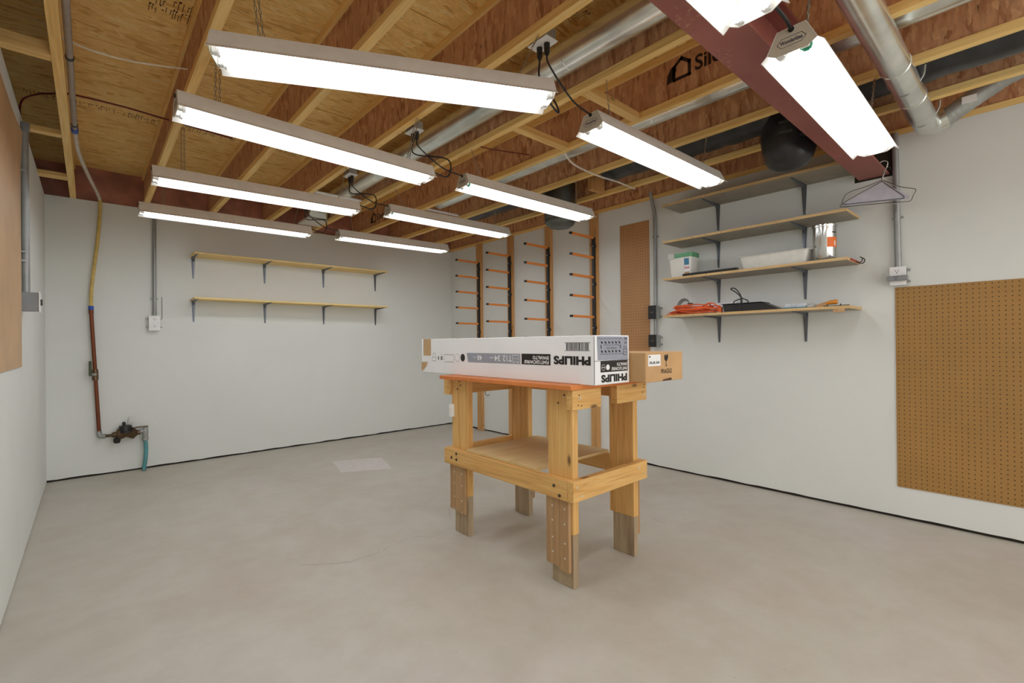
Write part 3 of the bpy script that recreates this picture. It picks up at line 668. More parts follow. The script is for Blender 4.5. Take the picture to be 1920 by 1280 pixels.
# right wall beside the small pegboard: two black-faced boxes
t = thing('conduit_outlet', 'grey conduit with two black-faced outlet boxes beside the narrow pegboard', 'outlet', (3.82, 2.33, 1.1))
MB().tube(smooth_path([(3.842, 2.34, 1.2), (3.842, 2.336, 1.8), (3.842, 2.335, 2.22), (3.838, 2.34, 2.33), (3.80, 2.345, 2.46), (3.79, 2.345, 2.5)], 8), 0.0145, 12).build('conduit', 'conduit', t, smooth=True)
strap(t, 0, 3.853, 2.335, 2.10, .014)
for z0, z1 in ((1.352, 1.468), (1.10, 1.205)):
    b = MB().box(3.785, XR, 2.297, 2.372, z0, z1).build('box', 'zinc', t, bevel=0.003)
    MB().box(3.778, 3.785, 2.294, 2.375, z0 - 0.003, z1 + 0.003).build('cover_plate', 'black_plastic', b, bevel=0.002)
    mb = MB(); rect(mb, (3.7775, 2.335, (z0 + z1) / 2), (0, -1, 0), (0, 0, 1), -0.012, -0.004, -0.0015, 0.0015); rect(mb, (3.7775, 2.335, (z0 + z1) / 2), (0, -1, 0), (0, 0, 1), 0.004, 0.012, -0.0015, 0.0015); mb.build('slot_marks', 'screw_bright', b)
    for zz in (z0 + 0.02, z1 - 0.02): MB().box(3.848, XR, 2.278, 2.297, zz - 0.007, zz + 0.007).build('mount_ear', 'zinc', t)
# right wall over the large pegboard
t = thing('conduit_outlet', 'thick grey conduit down to a white double outlet above the large pegboard', 'outlet', (3.83, 0.6, 1.488))
MB().cyl((3.838, 0.602, 1.59), (3.838, 0.612, 2.46), 0.0175).build('conduit', 'conduit', t, smooth=True)
strap(t, 0, 3.853, 0.604, 1.92, .017)
b = MB().box(3.815, XR, 0.562, 0.640, 1.492, 1.602).build('box', 'zinc', t, bevel=0.003)
MB().box(3.805, 3.815, 0.56, 0.642, 1.488, 1.605).build('cover_plate', 'white_plastic', b, bevel=0.002)
ad = MB().box(3.775, 3.805, 0.548, 0.652, 1.515, 1.545).build('adapter', 'grey_plastic', b, bevel=0.003)
slots(ad, (3.7742, 0.605, 1.53), (0, -1, 0), (0, 0, 1)); slots(b, (3.8042, 0.605, 1.572), (0, -1, 0), (0, 0, 1))
for zz in (1.512, 1.584): MB().box(3.848, XR, 0.545, 0.562, zz - 0.007, zz + 0.007).build('mount_ear', 'zinc', t)
# left wall
t = thing('conduit_outlet', 'fat grey conduit with square grey box on the left wall', 'outlet', (-0.26, 3.76, 1.35))
MB().cyl((-0.264, 3.77, 1.45), (-0.266, 3.77, 2.36), 0.0165).build('conduit', 'conduit', t, smooth=True)
MB().lathe([(0.021, 0.0), (0.021, 0.05), (0.018, 0.055)], (-0.266, 3.77, 2.35), 14).build('coupling', 'grey_plastic', t, smooth=True)
for zz in (1.63, 1.68, 2.13): MB().box(-0.282, -0.262, 3.735, 3.805, zz - 0.005, zz + 0.005).build('strap', 'zinc', t)
b = MB().box(XL, -0.212, 3.72, 3.80, 1.352, 1.455).build('box', 'grey_plastic', t, bevel=0.002)
MB().box(-0.212, -0.207, 3.716, 3.804, 1.348, 1.459).build('cover_plate', 'white_plastic', b, bevel=0.001)
MB().box(-0.207, -0.199, 3.75, 3.765, 1.385, 1.42).build('switch', 'black_plastic', b)

# ------------------------------------------------------------------ pegboards
t = tag(MB().box(XR - 0.0065, XR - 0.0005, -0.65, 0.622, 0.205, 1.477).build('pegboard', 'peg_right'), 'large brown pegboard low on the right wall', 'pegboard')
tag(MB().box(XR - 0.008, XR, 2.405, 2.722, 0.89, 2.268).build('pegboard', 'peg_small'), 'tall narrow pegboard between the lumber racks and shelves', 'pegboard')
mb = MB(); nz = 14
def lefty(y, z):
    c = max(0, (z - 2.0) / 0.31) ** 2 * max(0, (y - 3.3) / 0.36) ** 2
    return XL + 0.006 + 0.012 * max(0, (y - 3.0) / 0.66) ** 3 * 0.2 + 0.008 * c
ring = [[(lefty(2.39 + 1.265 * i / 8, 1.047 + 1.265 * j / nz), 2.39 + 1.265 * i / 8, 1.047 + 1.265 * j / nz) for i in range(9)] for j in range(nz + 1)]
vs = [p for r in ring for p in r]; k = len(vs); vs += [(p[0] - 0.005, p[1], p[2]) for p in vs]
fs = []
for j in range(nz):
    for i in range(8):
        a = j * 9 + i; fs += [(a, a + 1, a + 10, a + 9), (k + a, k + a + 9, k + a + 10, k + a + 1)]
for j in range(nz):
    for i in (0, 8): a = j * 9 + i; fs.append((a, a + 9, k + a + 9, k + a))
for i in range(8):
    for j in (0, nz): a = j * 9 + i; fs.append((a, a + 1, k + a + 1, k + a))
tag(mb.add(vs, fs).build('hardboard_panel', 'peg_left', smooth=False), 'tan hardboard panel on the left wall at the picture edge', 'panel')

# ------------------------------------------------------------------ studs and lumber racks
SN = ['first from the back corner', 'second from the back corner', 'third from the back corner', 'nearest the narrow pegboard']
ARMZ = [2.2, 2.0, 1.8, 1.6, 1.4, 1.2]
rack0 = None
for i, (y0, y1) in enumerate(((4.884, 4.979), (4.27, 4.355), (3.622, 3.712), (2.983, 3.076))):
    tag(MB().box(3.82, XR, y0, y1, 0.0, H).build('wall_stud', 'stud_z', bevel=0.002), 'upright wooden stud on right wall, ' + SN[i], 'stud', 'studs carrying lumber racks')
    yc = y0 + 0.028
    lab = 'black lumber rack with orange arms, ' + SN[i]
    if rack0 is None:
        t = thing('lumber_rack', lab, 'rack', (3.80, yc, 1.08), group='lumber racks on the studs'); rack0 = t
        MB().box(3.79, 3.82, yc - 0.014, yc + 0.014, 1.10, 2.205).build('upright', 'black_plastic', t, bevel=0.003)
        for z in ARMZ:
            mb = MB().loft([(3.795, yc - 0.012, z - 0.013), (3.795, yc + 0.012, z - 0.013), (3.795, yc + 0.012, z + 0.010), (3.795, yc - 0.012, z + 0.010)],
                           [(3.47, yc - 0.012, z - 0.009), (3.47, yc + 0.012, z - 0.009), (3.47, yc + 0.012, z + 0.012), (3.47, yc - 0.012, z + 0.012)])
            a = mb.build('arm', 'rack_orange', t, bevel=0.001)
            MB().box(3.448, 3.4705, yc - 0.0125, yc + 0.0125, z - 0.0095, z + 0.0125).build('end_cap', 'black_plastic', a, bevel=0.001)
        for z in (2.115, 1.73, 1.29):
            MB().lathe([(0.016, -0.008), (0.016, 0.008)], (3.805, yc - 0.018, z), 12, 1).build('knob', 'black_plastic', t, smooth=True)
            MB().lathe([(0.005, -0.003), (0.005, 0.003)], (3.789, yc, z), 10, 0).build('bolt', 'screw_bright', t, smooth=True)
    else:
        o = copy_tree(rack0, (3.80, yc, 1.08), (0, 0, 0)); o['label'] = lab

# ------------------------------------------------------------------ wall shelves
def bracket_mesh():
    mb = MB()  # origin: wall / shelf underside corner; x out of the wall, z down negative
    for (a, b) in (((0, -0.21), (0, 0.0)),):
        mb.loft([(0, -0.007, -0.21), (0.003, -0.007, -0.21), (0.003, 0.007, -0.21), (0, 0.007, -0.21)], [(0, -0.017, 0), (0.003, -0.017, 0), (0.003, 0.017, 0), (0, 0.017, 0)])
        mb.loft([(0.003, -0.003, -0.205), (0.007, -0.002, -0.205), (0.007, 0.002, -0.205), (0.003, 0.003, -0.205)], [(0.003, -0.010, -0.012), (0.016, -0.006, -0.012), (0.016, 0.006, -0.012), (0.003, 0.010, -0.012)])
        mb.loft([(0.27, -0.006, -0.003), (0.27, -0.006, 0), (0.27, 0.006, 0), (0.27, 0.006, -0.003)], [(0.0, -0.017, -0.003), (0.0, -0.017, 0), (0.0, 0.017, 0), (0.0, 0.017, -0.003)])
        mb.loft([(0.265, -0.002, -0.007), (0.265, -0.003, -0.003), (0.265, 0.003, -0.003), (0.265, 0.002, -0.007)], [(0.004, -0.006, -0.018), (0.004, -0.010, -0.003), (0.004, 0.010, -0.003), (0.004, 0.006, -0.018)])
    arc = [(0.002, -0.002), (0.075, -0.004), (0.05, -0.011), (0.03, -0.022), (0.016, -0.04), (0.008, -0.065), (0.003, -0.08)]
    mb.prism(arc, 1, -0.006, 0.006)
    for z in (-0.032, -0.055):
        for y in (-0.010, 0.010): mb.lathe([(0.004, 0.003), (0.004, 0.0048)], (0, y, z), 8, 0)
    return mb
BR = bracket_mesh()
br_mesh = None
def put_bracket(par, loc, rotz):
    global br_mesh
    if br_mesh is None:
        o = BR.build('bracket', 'bracket_steel', par, world=False); br_mesh = o.data
    else:
        o = bpy.data.objects.new('bracket', br_mesh); COL.objects.link(o); o.parent = par
    o.location = Vector(loc) - WM[par.name].to_translation(); o.rotation_euler = (0, 0, rotz); reg(o, WM[par.name]); return o
RS = [(2.262, 0.815, 'top shelf of four on the right wall, empty'), (1.957, 0.81, 'second shelf of four on the right wall, above the tub and steel can'),
      (1.650, 0.81, 'third shelf of four on the right wall, holding tub, bin and can'), (1.345, 0.80, 'lowest shelf of four on the right wall, holding cords and tray')]
for z, ya, lab in RS:
    t = thing('wall_shelf', lab, 'shelf', (3.705, 1.45, z), group='shelves on the right wall')
    MB().box(3.552, XR, ya + 0.001, 2.088, z, z + 0.0175).build('board', 'shelf_under', t)
    MB().box(3.549, 3.552, ya, 2.089, z, z + 0.018).build('front_edge', 'shelf_edge', t)
    MB().box(3.552, XR, ya - 0.0015, ya + 0.001, z, z + 0.018).build('end_edge', 'shelf_edge', t)
    for y in (1.762, 1.133): put_bracket(t, (XR, y, z), PI)
    mb = MB()
    for y in (2.05, 1.94, 1.83, 1.72, 1.60): mb.lathe([(0.003, -0.0006), (0.003, 0.001)], (3.549, y, z + 0.009), 8, 0)
    mb.build('screw_holes', 'black_matte', t)
MB().box(3.545, 3.565, 0.826, 0.886, 1.322, 1.345).build('edge_block', 'tan_wood', t, bevel=0.001)
for z, lab in ((2.028, 'upper light-wood shelf on the back wall, empty'), (1.597, 'lower light-wood shelf on the back wall, empty')):
    t = thing('wall_shelf', lab, 'shelf', (1.75, 5.49, z), group='shelves on the back wall')
    MB().box(0.745, 2.75, 5.362, YB, z, z + 0.018).build('board', 'shelf_back', t, bevel=0.001)
    for x in (0.77, 1.42, 2.052, 2.70): put_bracket(t, (x, YB, z), -PI / 2)

# ------------------------------------------------------------------ things on the third shelf
zs = 1.668
t = thing('detergent_tub', 'white detergent tub with clear green lid on third shelf', 'tub', (3.66, 1.965, zs))
def rring(cx, cy, hx, hy, z, n=6, r=0.02):
    out = []
    for sx, sy, a0 in ((1, 1, 0), (-1, 1, PI / 2), (-1, -1, PI), (1, -1, 1.5 * PI)):
        for i in range(n): a = a0 + PI / 2 * i / (n - 1); out.append((cx + sx * (hx - r) + r * math.cos(a), cy + sy * (hy - r) + r * math.sin(a), z))
    return out
MB().loft(rring(3.66, 1.962, 0.06, 0.087, zs), rring(3.66, 1.962, 0.068, 0.1, zs + 0.16)).build('body', 'tub_white', t, smooth=True)
ld = MB().loft(rring(3.66, 1.962, 0.072, 0.104, zs + 0.16), rring(3.66, 1.962, 0.072, 0.106, zs + 0.195)).build('lid', 'lid_green', t, smooth=True)
MB().box(3.583, 3.589, 2.005, 2.06, zs + 0.155, zs + 0.20).build('latch', 'clear_plastic', ld, bevel=0.001)
lb = MB().loft([(3.5975, 1.875, zs + 0.005), (3.5975, 1.925, zs + 0.005), (3.5985, 1.925, zs + 0.005), (3.5985, 1.875, zs + 0.005)], [(3.5895, 1.875, zs + 0.15), (3.5895, 1.925, zs + 0.15), (3.5905, 1.925, zs + 0.15), (3.5905, 1.875, zs + 0.15)]).build('label', 'print_white', t)
MB().loft([(3.5925, 1.879, zs + 0.095), (3.5925, 1.921, zs + 0.095), (3.5930, 1.921, zs + 0.095), (3.5930, 1.879, zs + 0.095)], [(3.5890, 1.879, zs + 0.148), (3.5890, 1.921, zs + 0.148), (3.5895, 1.921, zs + 0.148), (3.5895, 1.879, zs + 0.148)]).build('picture', 'label_blue', lb)
MB().loft([(3.5968, 1.879, zs + 0.008), (3.5968, 1.921, zs + 0.008), (3.5975, 1.921, zs + 0.008), (3.5975, 1.879, zs + 0.008)], [(3.5952, 1.879, zs + 0.04), (3.5952, 1.921, zs + 0.04), (3.5959, 1.921, zs + 0.04), (3.5959, 1.879, zs + 0.04)]).build('picture', 'tan_wood', lb)
mb = MB(); put_text(mb, 'Cascade', (3.5925, 1.922, zs + 0.065), (0, -1, 0), (-0.055, 0, 1), 0.044, 0.02, 0.02); mb.build('lettering', 'label_red', lb)
tag(MB().box(3.553, 3.586, 1.485, 1.92, zs, zs + 0.02).build('flat_tray', 'black_plastic', bevel=0.006), 'flat black board lying between the tub and white bin', 'tray')
t = thing('plastic_bin', 'shallow translucent white plastic bin on third shelf beside steel can', 'bin', (3.68, 1.27, zs))
mb = MB(); o0 = rring(3.68, 1.255, 0.10, 0.205, zs); o1 = rring(3.68, 1.255, 0.115, 0.225, zs + 0.088); i1 = rring(3.68, 1.255, 0.111, 0.221, zs + 0.088); i0 = rring(3.68, 1.255, 0.096, 0.20, zs + 0.004)
n = len(o0); mb.v = [Vector(p) for r in (o0, o1, i1, i0) for p in r]
for L in range(3): mb.f += [(L * n + i, L * n + (i + 1) % n, (L + 1) * n + (i + 1) % n, (L + 1) * n + i) for i in range(n)]
mb.f += [tuple(range(n)), tuple(range(3 * n, 4 * n))]
mb.build('body', 'bin_plastic', t, smooth=True)
mb = MB(); r0 = rring(3.68, 1.255, 0.122, 0.232, zs + 0.086); r1 = rring(3.68, 1.255, 0.122, 0.232, zs + 0.09); q1 = rring(3.68, 1.255, 0.111, 0.221, zs + 0.09); q0 = rring(3.68, 1.255, 0.111, 0.221, zs + 0.086)
mb.v = [Vector(p) for r in (r0, r1, q1, q0) for p in r]
for L in range(4): mb.f += [(L * n + i, L * n + (i + 1) % n, ((L + 1) % 4) * n + (i + 1) % n, ((L + 1) % 4) * n + i) for i in range(n)]
mb.build('rim', 'bin_plastic', t, smooth=True)
t = thing('steel_can', 'tall shiny steel can with orange label on third shelf', 'can', (3.65, 0.955, zs))
MB().lathe([(0.066, 0.0), (0.068, 0.003), (0.068, 0.222), (0.066, 0.224)], (3.65, 0.955, zs), 36).build('body', 'steel_can', t, smooth=True)
MB().lathe([(0.071, 0.222), (0.0715, 0.226), (0.0715, 0.236), (0.069, 0.238), (0.066, 0.234)], (3.65, 0.955, zs), 36).build('lid', 'steel_can', t, smooth=True)
def arc_patch(cx, cy, r, a0, a1, z0, z1, n=8):
    mb = MB()
    for i in range(n):
        p, q = a0 + (a1 - a0) * i / n, a0 + (a1 - a0) * (i + 1) / n
        mb.quad(*[(cx + r * math.cos(a), cy + r * math.sin(a), z) for a, z in ((p, z0), (q, z0), (q, z1), (p, z1))])
    return mb
lb = arc_patch(3.65, 0.955, 0.0686, math.radians(206), math.radians(264), zs + 0.085, zs + 0.15).build('label', 'label_orange', t)
arc_patch(3.65, 0.955, 0.0690, math.radians(244), math.radians(252), zs + 0.095, zs + 0.125, 3).build('print', 'print_white', lb)
arc_patch(3.65, 0.955, 0.0686, math.radians(232), math.radians(258), zs + 0.178, zs + 0.185).build('script_mark', 'black_ink', t)
t = thing('hook_strip', 'red strip with two black hooks on the end of third shelf', 'hooks', (3.72, 0.8, 1.65))
MB().box(3.62, 3.84, 0.803, 0.8085, 1.655, 1.666).build('strip', 'paint_red', t)
for x in (3.74, 3.80): MB().tube(smooth_path([(x, 0.805, 1.66), (x, 0.79, 1.648), (x, 0.772, 1.655), (x, 0.77, 1.675), (x, 0.782, 1.685)], 6), 0.003, 8).build('hook', 'wire_black', t, smooth=True)

# ------------------------------------------------------------------ things on the lowest shelf
zs = 1.363
rnd = random.Random(3); pts = []
loops = 9
for i in range(loops * 14):
    a = 2 * PI * i / 14; L = i / 14
    ry = 0.165 + 0.03 * math.sin(L * 2.1); rx = 0.05 + 0.018 * math.cos(L * 3.3)
    zz = zs + 0.006 + 0.0075 * L * 0.9 + 0.012 * math.sin(a * 1 + L) * (0.3 + L / loops) * 0.8
    pts.append((3.63 + rx * math.sin(a) + rnd.uniform(-.006, .006), 1.865 + 0.02 * math.sin(L * 1.7) + ry * math.cos(a) + rnd.uniform(-.006, .006), max(zs + 0.005, zz + 0.006 * math.sin(a * 2 + L * 1.4))))
pts = [(3.575, 2.07, zs + 0.005), (3.58, 2.03, zs + 0.005)] + pts
t = thing('extension_cord', 'bundled orange extension cord at the left end of lowest shelf', 'cord', (3.63, 1.865, zs))
MB().tube(smooth_path(pts, 3), 0.0046, 6).build('cord', 'cord_orange', t, smooth=True)
MB().tube(smooth_path([(3.60 + 0.0, 1.78, zs + 0.01), (3.585, 1.76, zs + 0.04), (3.60, 1.72, zs + 0.075), (3.65, 1.74, zs + 0.06), (3.68, 1.80, zs + 0.02)], 6), 0.0048, 7).build('tie_loop', 'cord_orange', t, smooth=True)
MB().tube(smooth_path([(3.62, 1.80, zs + 0.05), (3.60, 1.72, zs + 0.08), (3.60, 1.665, zs + 0.06), (3.61, 1.66, zs + 0.02), (3.64, 1.69, zs + 0.006)], 6), 0.0048, 7).build('loose_loop', 'cord_orange', t, smooth=True)
MB().box(3.60, 3.63, 1.628, 1.652, zs, zs + 0.045).build('plug_end', 'cord_orange', t, bevel=0.004)
t = thing('cable_coil', 'grey cable coil leaning behind the orange cord', 'cable', (3.71, 2.0, zs))
pts = []
for i in range(3 * 16 + 1):
    a = 2 * PI * i / 16; L = i / 16
    pts.append((3.716 + 0.010 * L + 0.016 * math.sin(a + 0.5), 2.0 + (0.06 - 0.006 * L) * math.cos(a), zs + 0.075 + (0.068 - 0.007 * L) * math.sin(a) + 0.0))
MB().tube(smooth_path(pts, 3), 0.005, 7).build('cable', 'cord_grey', t, smooth=True)
MB().box(3.70, 3.725, 1.915, 1.955, zs + 0.08, zs + 0.10).build('cable_tie', 'black_plastic', t, bevel=0.004)
t = thing('long_carton', 'long white carton lying behind the orange cord', 'box', (3.76, 1.73, zs))
MB().loft([(3.755, 1.58, zs), (3.84, 1.58, zs), (3.84, 1.95, zs), (3.755, 1.95, zs)], [(3.755, 1.58, zs + 0.093), (3.84, 1.58, zs + 0.093), (3.84, 1.95, zs + 0.078), (3.755, 1.95, zs + 0.078)]).build('body', 'carton_white', t, bevel=0.002)
MB().box(3.7535, 3.755, 1.88, 1.905, zs + 0.05, zs + 0.062).build('print', 'black_ink', t)
t = thing('paint_tray', 'black sloped paint tray on lowest shelf', 'paint tray', (3.7, 1.42, zs))
mb = MB().prism([(1.6, zs), (1.612, zs + 0.058), (1.33, zs + 0.056), (1.215, zs + 0.002), (1.222, zs)], 0, 3.585, 3.735)
mb.build('body', 'black_plastic', t, bevel=0.004)
MB().box(3.577, 3.742, 1.33, 1.62, zs + 0.0585, zs + 0.0625).build('rim', 'black_plastic', t, bevel=0.001)
MB().box(3.578, 3.584, 1.472, 1.484, zs, zs + 0.058).build('rib', 'black_plastic', t, bevel=0.001)
t = thing('wire_holder', 'bent black wire roller handle standing on the black tray', 'handle', (3.6, 1.48, zs + 0.062))
MB().tube(smooth_path([(3.6, 1.535, zs + 0.064), (3.6, 1.528, zs + 0.078), (3.6, 1.50, zs + 0.09), (3.6, 1.478, zs + 0.098), (3.6, 1.495, zs + 0.125), (3.6, 1.53, zs + 0.155), (3.6, 1.552, zs + 0.170), (3.6, 1.545, zs + 0.178), (3.6, 1.52, zs + 0.172), (3.6, 1.49, zs + 0.135), (3.6, 1.474, zs + 0.10), (3.6, 1.455, zs + 0.09), (3.6, 1.435, zs + 0.08), (3.6, 1.428, zs + 0.064)], 6), 0.0042, 8).build('wire', 'wire_black', t, smooth=True)
MB().cyl((3.6, 1.477, zs + 0.0625), (3.6, 1.476, zs + 0.105), 0.0075, 10).build('ferrule', 'black_plastic', t, smooth=True)
t = thing('scrub_brush', 'teal brush with white bristles on lowest shelf', 'brush', (3.62, 1.13, zs))
MB().loft(rring(3.62, 1.125, 0.025, 0.08, zs, 4, 0.02), rring(3.62, 1.125, 0.025, 0.078, zs + 0.009, 4, 0.02)).build('base', 'teal', t, smooth=True)
mb = MB()
for i in range(11):
    for j in range(4):
        y = 1.065 + i * 0.0115; x = 3.604 + j * 0.0105; mb.tube([(x, y, zs + 0.0085), (x + (j - 1.5) * 0.001, y + (i - 5) * 0.0006, zs + 0.036)], [0.0028, 0.0012], 5)
o = mb.build('bristles', 'bristle', t); o['kind'] = 'stuff'
t = thing('plastic_bag', 'small crumpled clear bag right of the teal brush', 'bag', (3.63, 1.02, zs))
mb = MB().lathe([(0.02, 0), (0.034, 0.006), (0.03, 0.018), (0.016, 0.028), (0.004, 0.032)], (3.63, 1.025, zs), 14)
for v in mb.v: v.x += 0.004 * math.sin(v.y * 260); v.y += 0.004 * math.sin(v.z * 400 + v.x * 150)
mb.build('film', 'clear_plastic', t)
t = thing('hand_tool', 'orange handled tool leaning on a wood scrap, lowest shelf', 'tool', (3.61, 0.93, zs))
MB().prism([(0.99, zs), (0.99, zs + 0.018), (0.945, zs + 0.032), (0.93, zs + 0.03), (0.935, zs)], 0, 3.59, 3.63).build('wood_wedge', 'tan_wood', t, bevel=0.002)
MB().tube(smooth_path([(3.6, 0.94, zs + 0.022), (3.6, 0.92, zs + 0.026), (3.6, 0.89, zs + 0.029), (3.6, 0.874, zs + 0.028)], 5), [0.011] * 5 + [0.014] * 5 + [0.016] * 4 + [0.013] * 2, 14).build('handle', 'orange_handle', t, smooth=True)
MB().box(3.59, 3.61, 0.825, 0.95, zs, zs + 0.007).build('blade', 'black_plastic', t)
t = tag(MB().prism([(0.87, zs), (0.856, zs + 0.004), (0.851, zs + 0.016), (0.846, zs + 0.004), (0.806, zs + 0.006), (0.803, zs)], 0, 3.57, 3.585).build('small_clip', 'black_plastic'), 'small dark clip at the right end of lowest shelf', 'clip')

# ------------------------------------------------------------------ hangers on the beam end
def hang(x, pts, r, mat, par, name='wire'):
    return MB().tube(smooth_path([(x, y, z) for y, z in pts], 5, closed=False), r, 7).build(name, mat, par, smooth=True)
t = thing('wire_hanger', 'lilac paper-covered wire hanger hooked on the end of the red beam', 'hanger', (3.60, 0.65, 2.0), group='hangers on the beam')
MB().prism([(0.645, 2.108), (0.835, 2.018), (0.838, 2.006), (0.512, 1.975), (0.510, 1.99)], 0, 3.606, 3.609).build('paper_cover', 'paper_lilac', t)
hang(3.604, [(0.64, 2.108), (0.72, 2.075), (0.80, 2.04), (0.832, 2.022), (0.83, 2.012), (0.70, 1.998), (0.56, 1.984), (0.535, 1.985), (0.545, 2.005), (0.60, 2.065), (0.637, 2.108)], 0.0018, 'wire_black', t)
hang(3.604, [(0.64, 2.105), (0.636, 2.14), (0.622, 2.17), (0.607, 2.188), (0.597, 2.178), (0.60, 2.165)], 0.0018, 'wire_black', t, 'hook')
t = thing('wire_hanger', 'wide black wire hanger behind the paper-covered one', 'hanger', (3.615, 0.65, 2.0), group='hangers on the beam')
hang(3.614, [(0.643, 2.118), (0.72, 2.10), (0.79, 2.09), (0.83, 2.07), (0.848, 2.02), (0.846, 2.0), (0.70, 1.985), (0.55, 1.965), (0.508, 1.962), (0.495, 1.99), (0.482, 2.02), (0.497, 2.032), (0.55, 2.055), (0.60, 2.09), (0.637, 2.118)], 0.0018, 'wire_black', t)
hang(3.614, [(0.64, 2.115), (0.632, 2.16), (0.618, 2.19), (0.612, 2.222), (0.632, 2.234), (0.65, 2.228)], 0.0018, 'wire_white', t, 'hook')
t = thing('wire_hanger', 'pale wire hanger rearmost on the red beam end', 'hanger', (3.63, 0.65, 2.0), group='hangers on the beam')
hang(3.628, [(0.643, 2.115), (0.74, 2.09), (0.82, 2.06), (0.842, 2.01), (0.70, 1.985), (0.50, 1.955), (0.474, 1.99), (0.473, 2.02), (0.50, 2.035), (0.60, 2.085), (0.637, 2.115)], 0.0016, 'wire_white', t)
hang(3.628, [(0.64, 2.112), (0.632, 2.16), (0.616, 2.195), (0.614, 2.226), (0.634, 2.237), (0.652, 2.230)], 0.0016, 'wire_white', t, 'hook')

# ------------------------------------------------------------------ workbench
t = thing('workbench', 'wooden workbench with orange-edged top on patched legs', 'workbench', (1.93, 1.94, 0))
scr = None
def dots(par, pts, mat, r=0.0042, ax=0, name='screw', d=0.002):
    first = None
    for p in pts:
        if first is None: first = MB().lathe([(r, -d), (r, d)], (0, 0, 0), 8, ax); me = None
        o = MB(); o.v = [v + Vector(p) for v in first.v]; o.f = list(first.f); o.build(name, mat, par)
for (x0, y0, y1, zb) in ((1.667, 1.453, 1.61, 0.25), (1.667, 2.27, 2.43, 0.236), (2.16, 1.455, 1.612, 0.21), (2.16, 2.268, 2.43, 0.20)):
    lg = MB().box(x0, x0 + 0.04, y0, y1, zb, 0.932).build('leg', 'bench_z', t, bevel=0.002)
    ft = MB().box(x0 + 0.001, x0 + 0.039, y0 + 0.001, y0 + 0.137, 0.0, zb).build('foot', 'weathered_z', lg, bevel=0.002)
    s = -1 if x0 < 2 else 1
    xa, xb = (x0 - 0.02, x0 - 0.0005) if s < 0 else (x0 + 0.0405, x0 + 0.06)
    if s < 0:
        ym = y0 + 0.068
        c1 = MB().box(xa, xb, y0 + 0.012, ym - 0.001, 0.075 if y0 < 2 else 0.13, 0.412).build('cleat', 'cleat_z', lg, bevel=0.001)
        c2 = MB().box(xa, xb, ym + 0.001, y1 - 0.002, 0.09 if y0 < 2 else 0.14, 0.412).build('cleat', 'cleat_z', lg, bevel=0.001)
        dots(c1, [(xa, y0 + 0.035, z) for z in (0.14, 0.21, 0.30, 0.37)], 'screw_bright'); dots(c2, [(xa, ym + 0.045, z) for z in (0.15, 0.22, 0.30, 0.37)], 'screw_bright')
    else:
        MB().box(xa, xb, y0 + 0.003, y1 - 0.01, 0.11, 0.40).build('cleat', 'cleat_z', lg, bevel=0.001)
r = MB().box(1.627, 1.6665, 1.4535, 2.46, 0.417, 0.51).build('rail', 'bench_y', t, bevel=0.002)
dots(r, [(1.626, 1.50, 0.435), (1.626, 1.535, 0.475), (1.626, 2.33, 0.49), (1.626, 2.33, 0.455), (1.626, 2.38, 0.46)], 'bolt_dark', 0.008, 0, 'bolt', 0.003)
r = MB().box(1.627, 2.228, 1.415, 1.453, 0.417, 0.513).build('rail', 'bench_x', t, bevel=0.002)
dots(r, [(1.652, 1.4145, 0.485), (1.685, 1.4145, 0.44), (2.15, 1.4145, 0.485), (2.205, 1.4145, 0.45)], 'screw_bright', 0.005, 1)
MB().box(2.2005, 2.238, 1.4535, 2.46, 0.417, 0.51).build('rail', 'bench_y', t, bevel=0.002)
MB().box(1.667, 2.2, 2.4305, 2.468, 0.417, 0.51).build('rail', 'bench_x', t, bevel=0.002)
b = MB().box(1.627, 1.836, 1.415, 1.4525, 0.838, 0.931).build('apron_block', 'bench_x', t, bevel=0.002)
dots(b, [(1.68, 1.4145, 0.89)], 'screw_bright', 0.006, 1); dots(b, [(1.665, 1.4145, 0.86), (1.672, 1.4145, 0.905), (1.69, 1.4145, 0.855)], 'bolt_dark', 0.003, 1, 'nail_hole')
b = MB().box(1.965, 2.228, 1.415, 1.4545, 0.838, 0.931).build('apron_block', 'bench_x', t, bevel=0.002)
dots(b, [(2.205, 1.4145, 0.865)], 'screw_bright', 0.005, 1); dots(b, [(2.19, 1.4145, 0.88), (2.2, 1.4145, 0.905), (2.205, 1.4145, 0.92)], 'bolt_dark', 0.003, 1, 'nail_hole')
MB().box(1.655, 2.20, 2.4305, 2.50, 0.832, 0.931).build('apron', 'bench_x', t, bevel=0.002)
MB().box(2.2005, 2.23, 1.4555, 2.43, 0.84, 0.931).build('apron', 'bench_y', t, bevel=0.002)
MB().box(1.60, 2.232, 1.40, 2.465, 0.932, 0.953).build('table_top', 'orange_paint', t, bevel=0.002)
MB().box(1.652, 2.235, 1.672, 2.262, 0.5105, 0.526).build('lower_shelf', 'ply', t, bevel=0.001)
sw = MB().box(1.645, 1.667, 2.40, 2.432, 0.70, 0.775).build('switch_plate', 'white_plastic', t, bevel=0.002)
MB().box(1.64, 1.645, 2.412, 2.42, 0.725, 0.75).build('switch', 'enamel', sw)
dots(t, [(1.6665, 1.50, 0.90), (1.6665, 1.54, 0.86), (1.6665, 2.345, 0.92), (1.6665, 2.335, 0.895), (1.6665, 2.37, 0.87)], 'bolt_dark', 0.005, 0, 'bolt', 0.002)
MB().tube(smooth_path([(1.93, 2.43, 0.835), (1.93, 2.425, 0.815), (1.935, 2.41, 0.805), (1.94, 2.40, 0.815)], 5), 0.002, 6).build('cup_hook', 'wire_black', t, smooth=True)

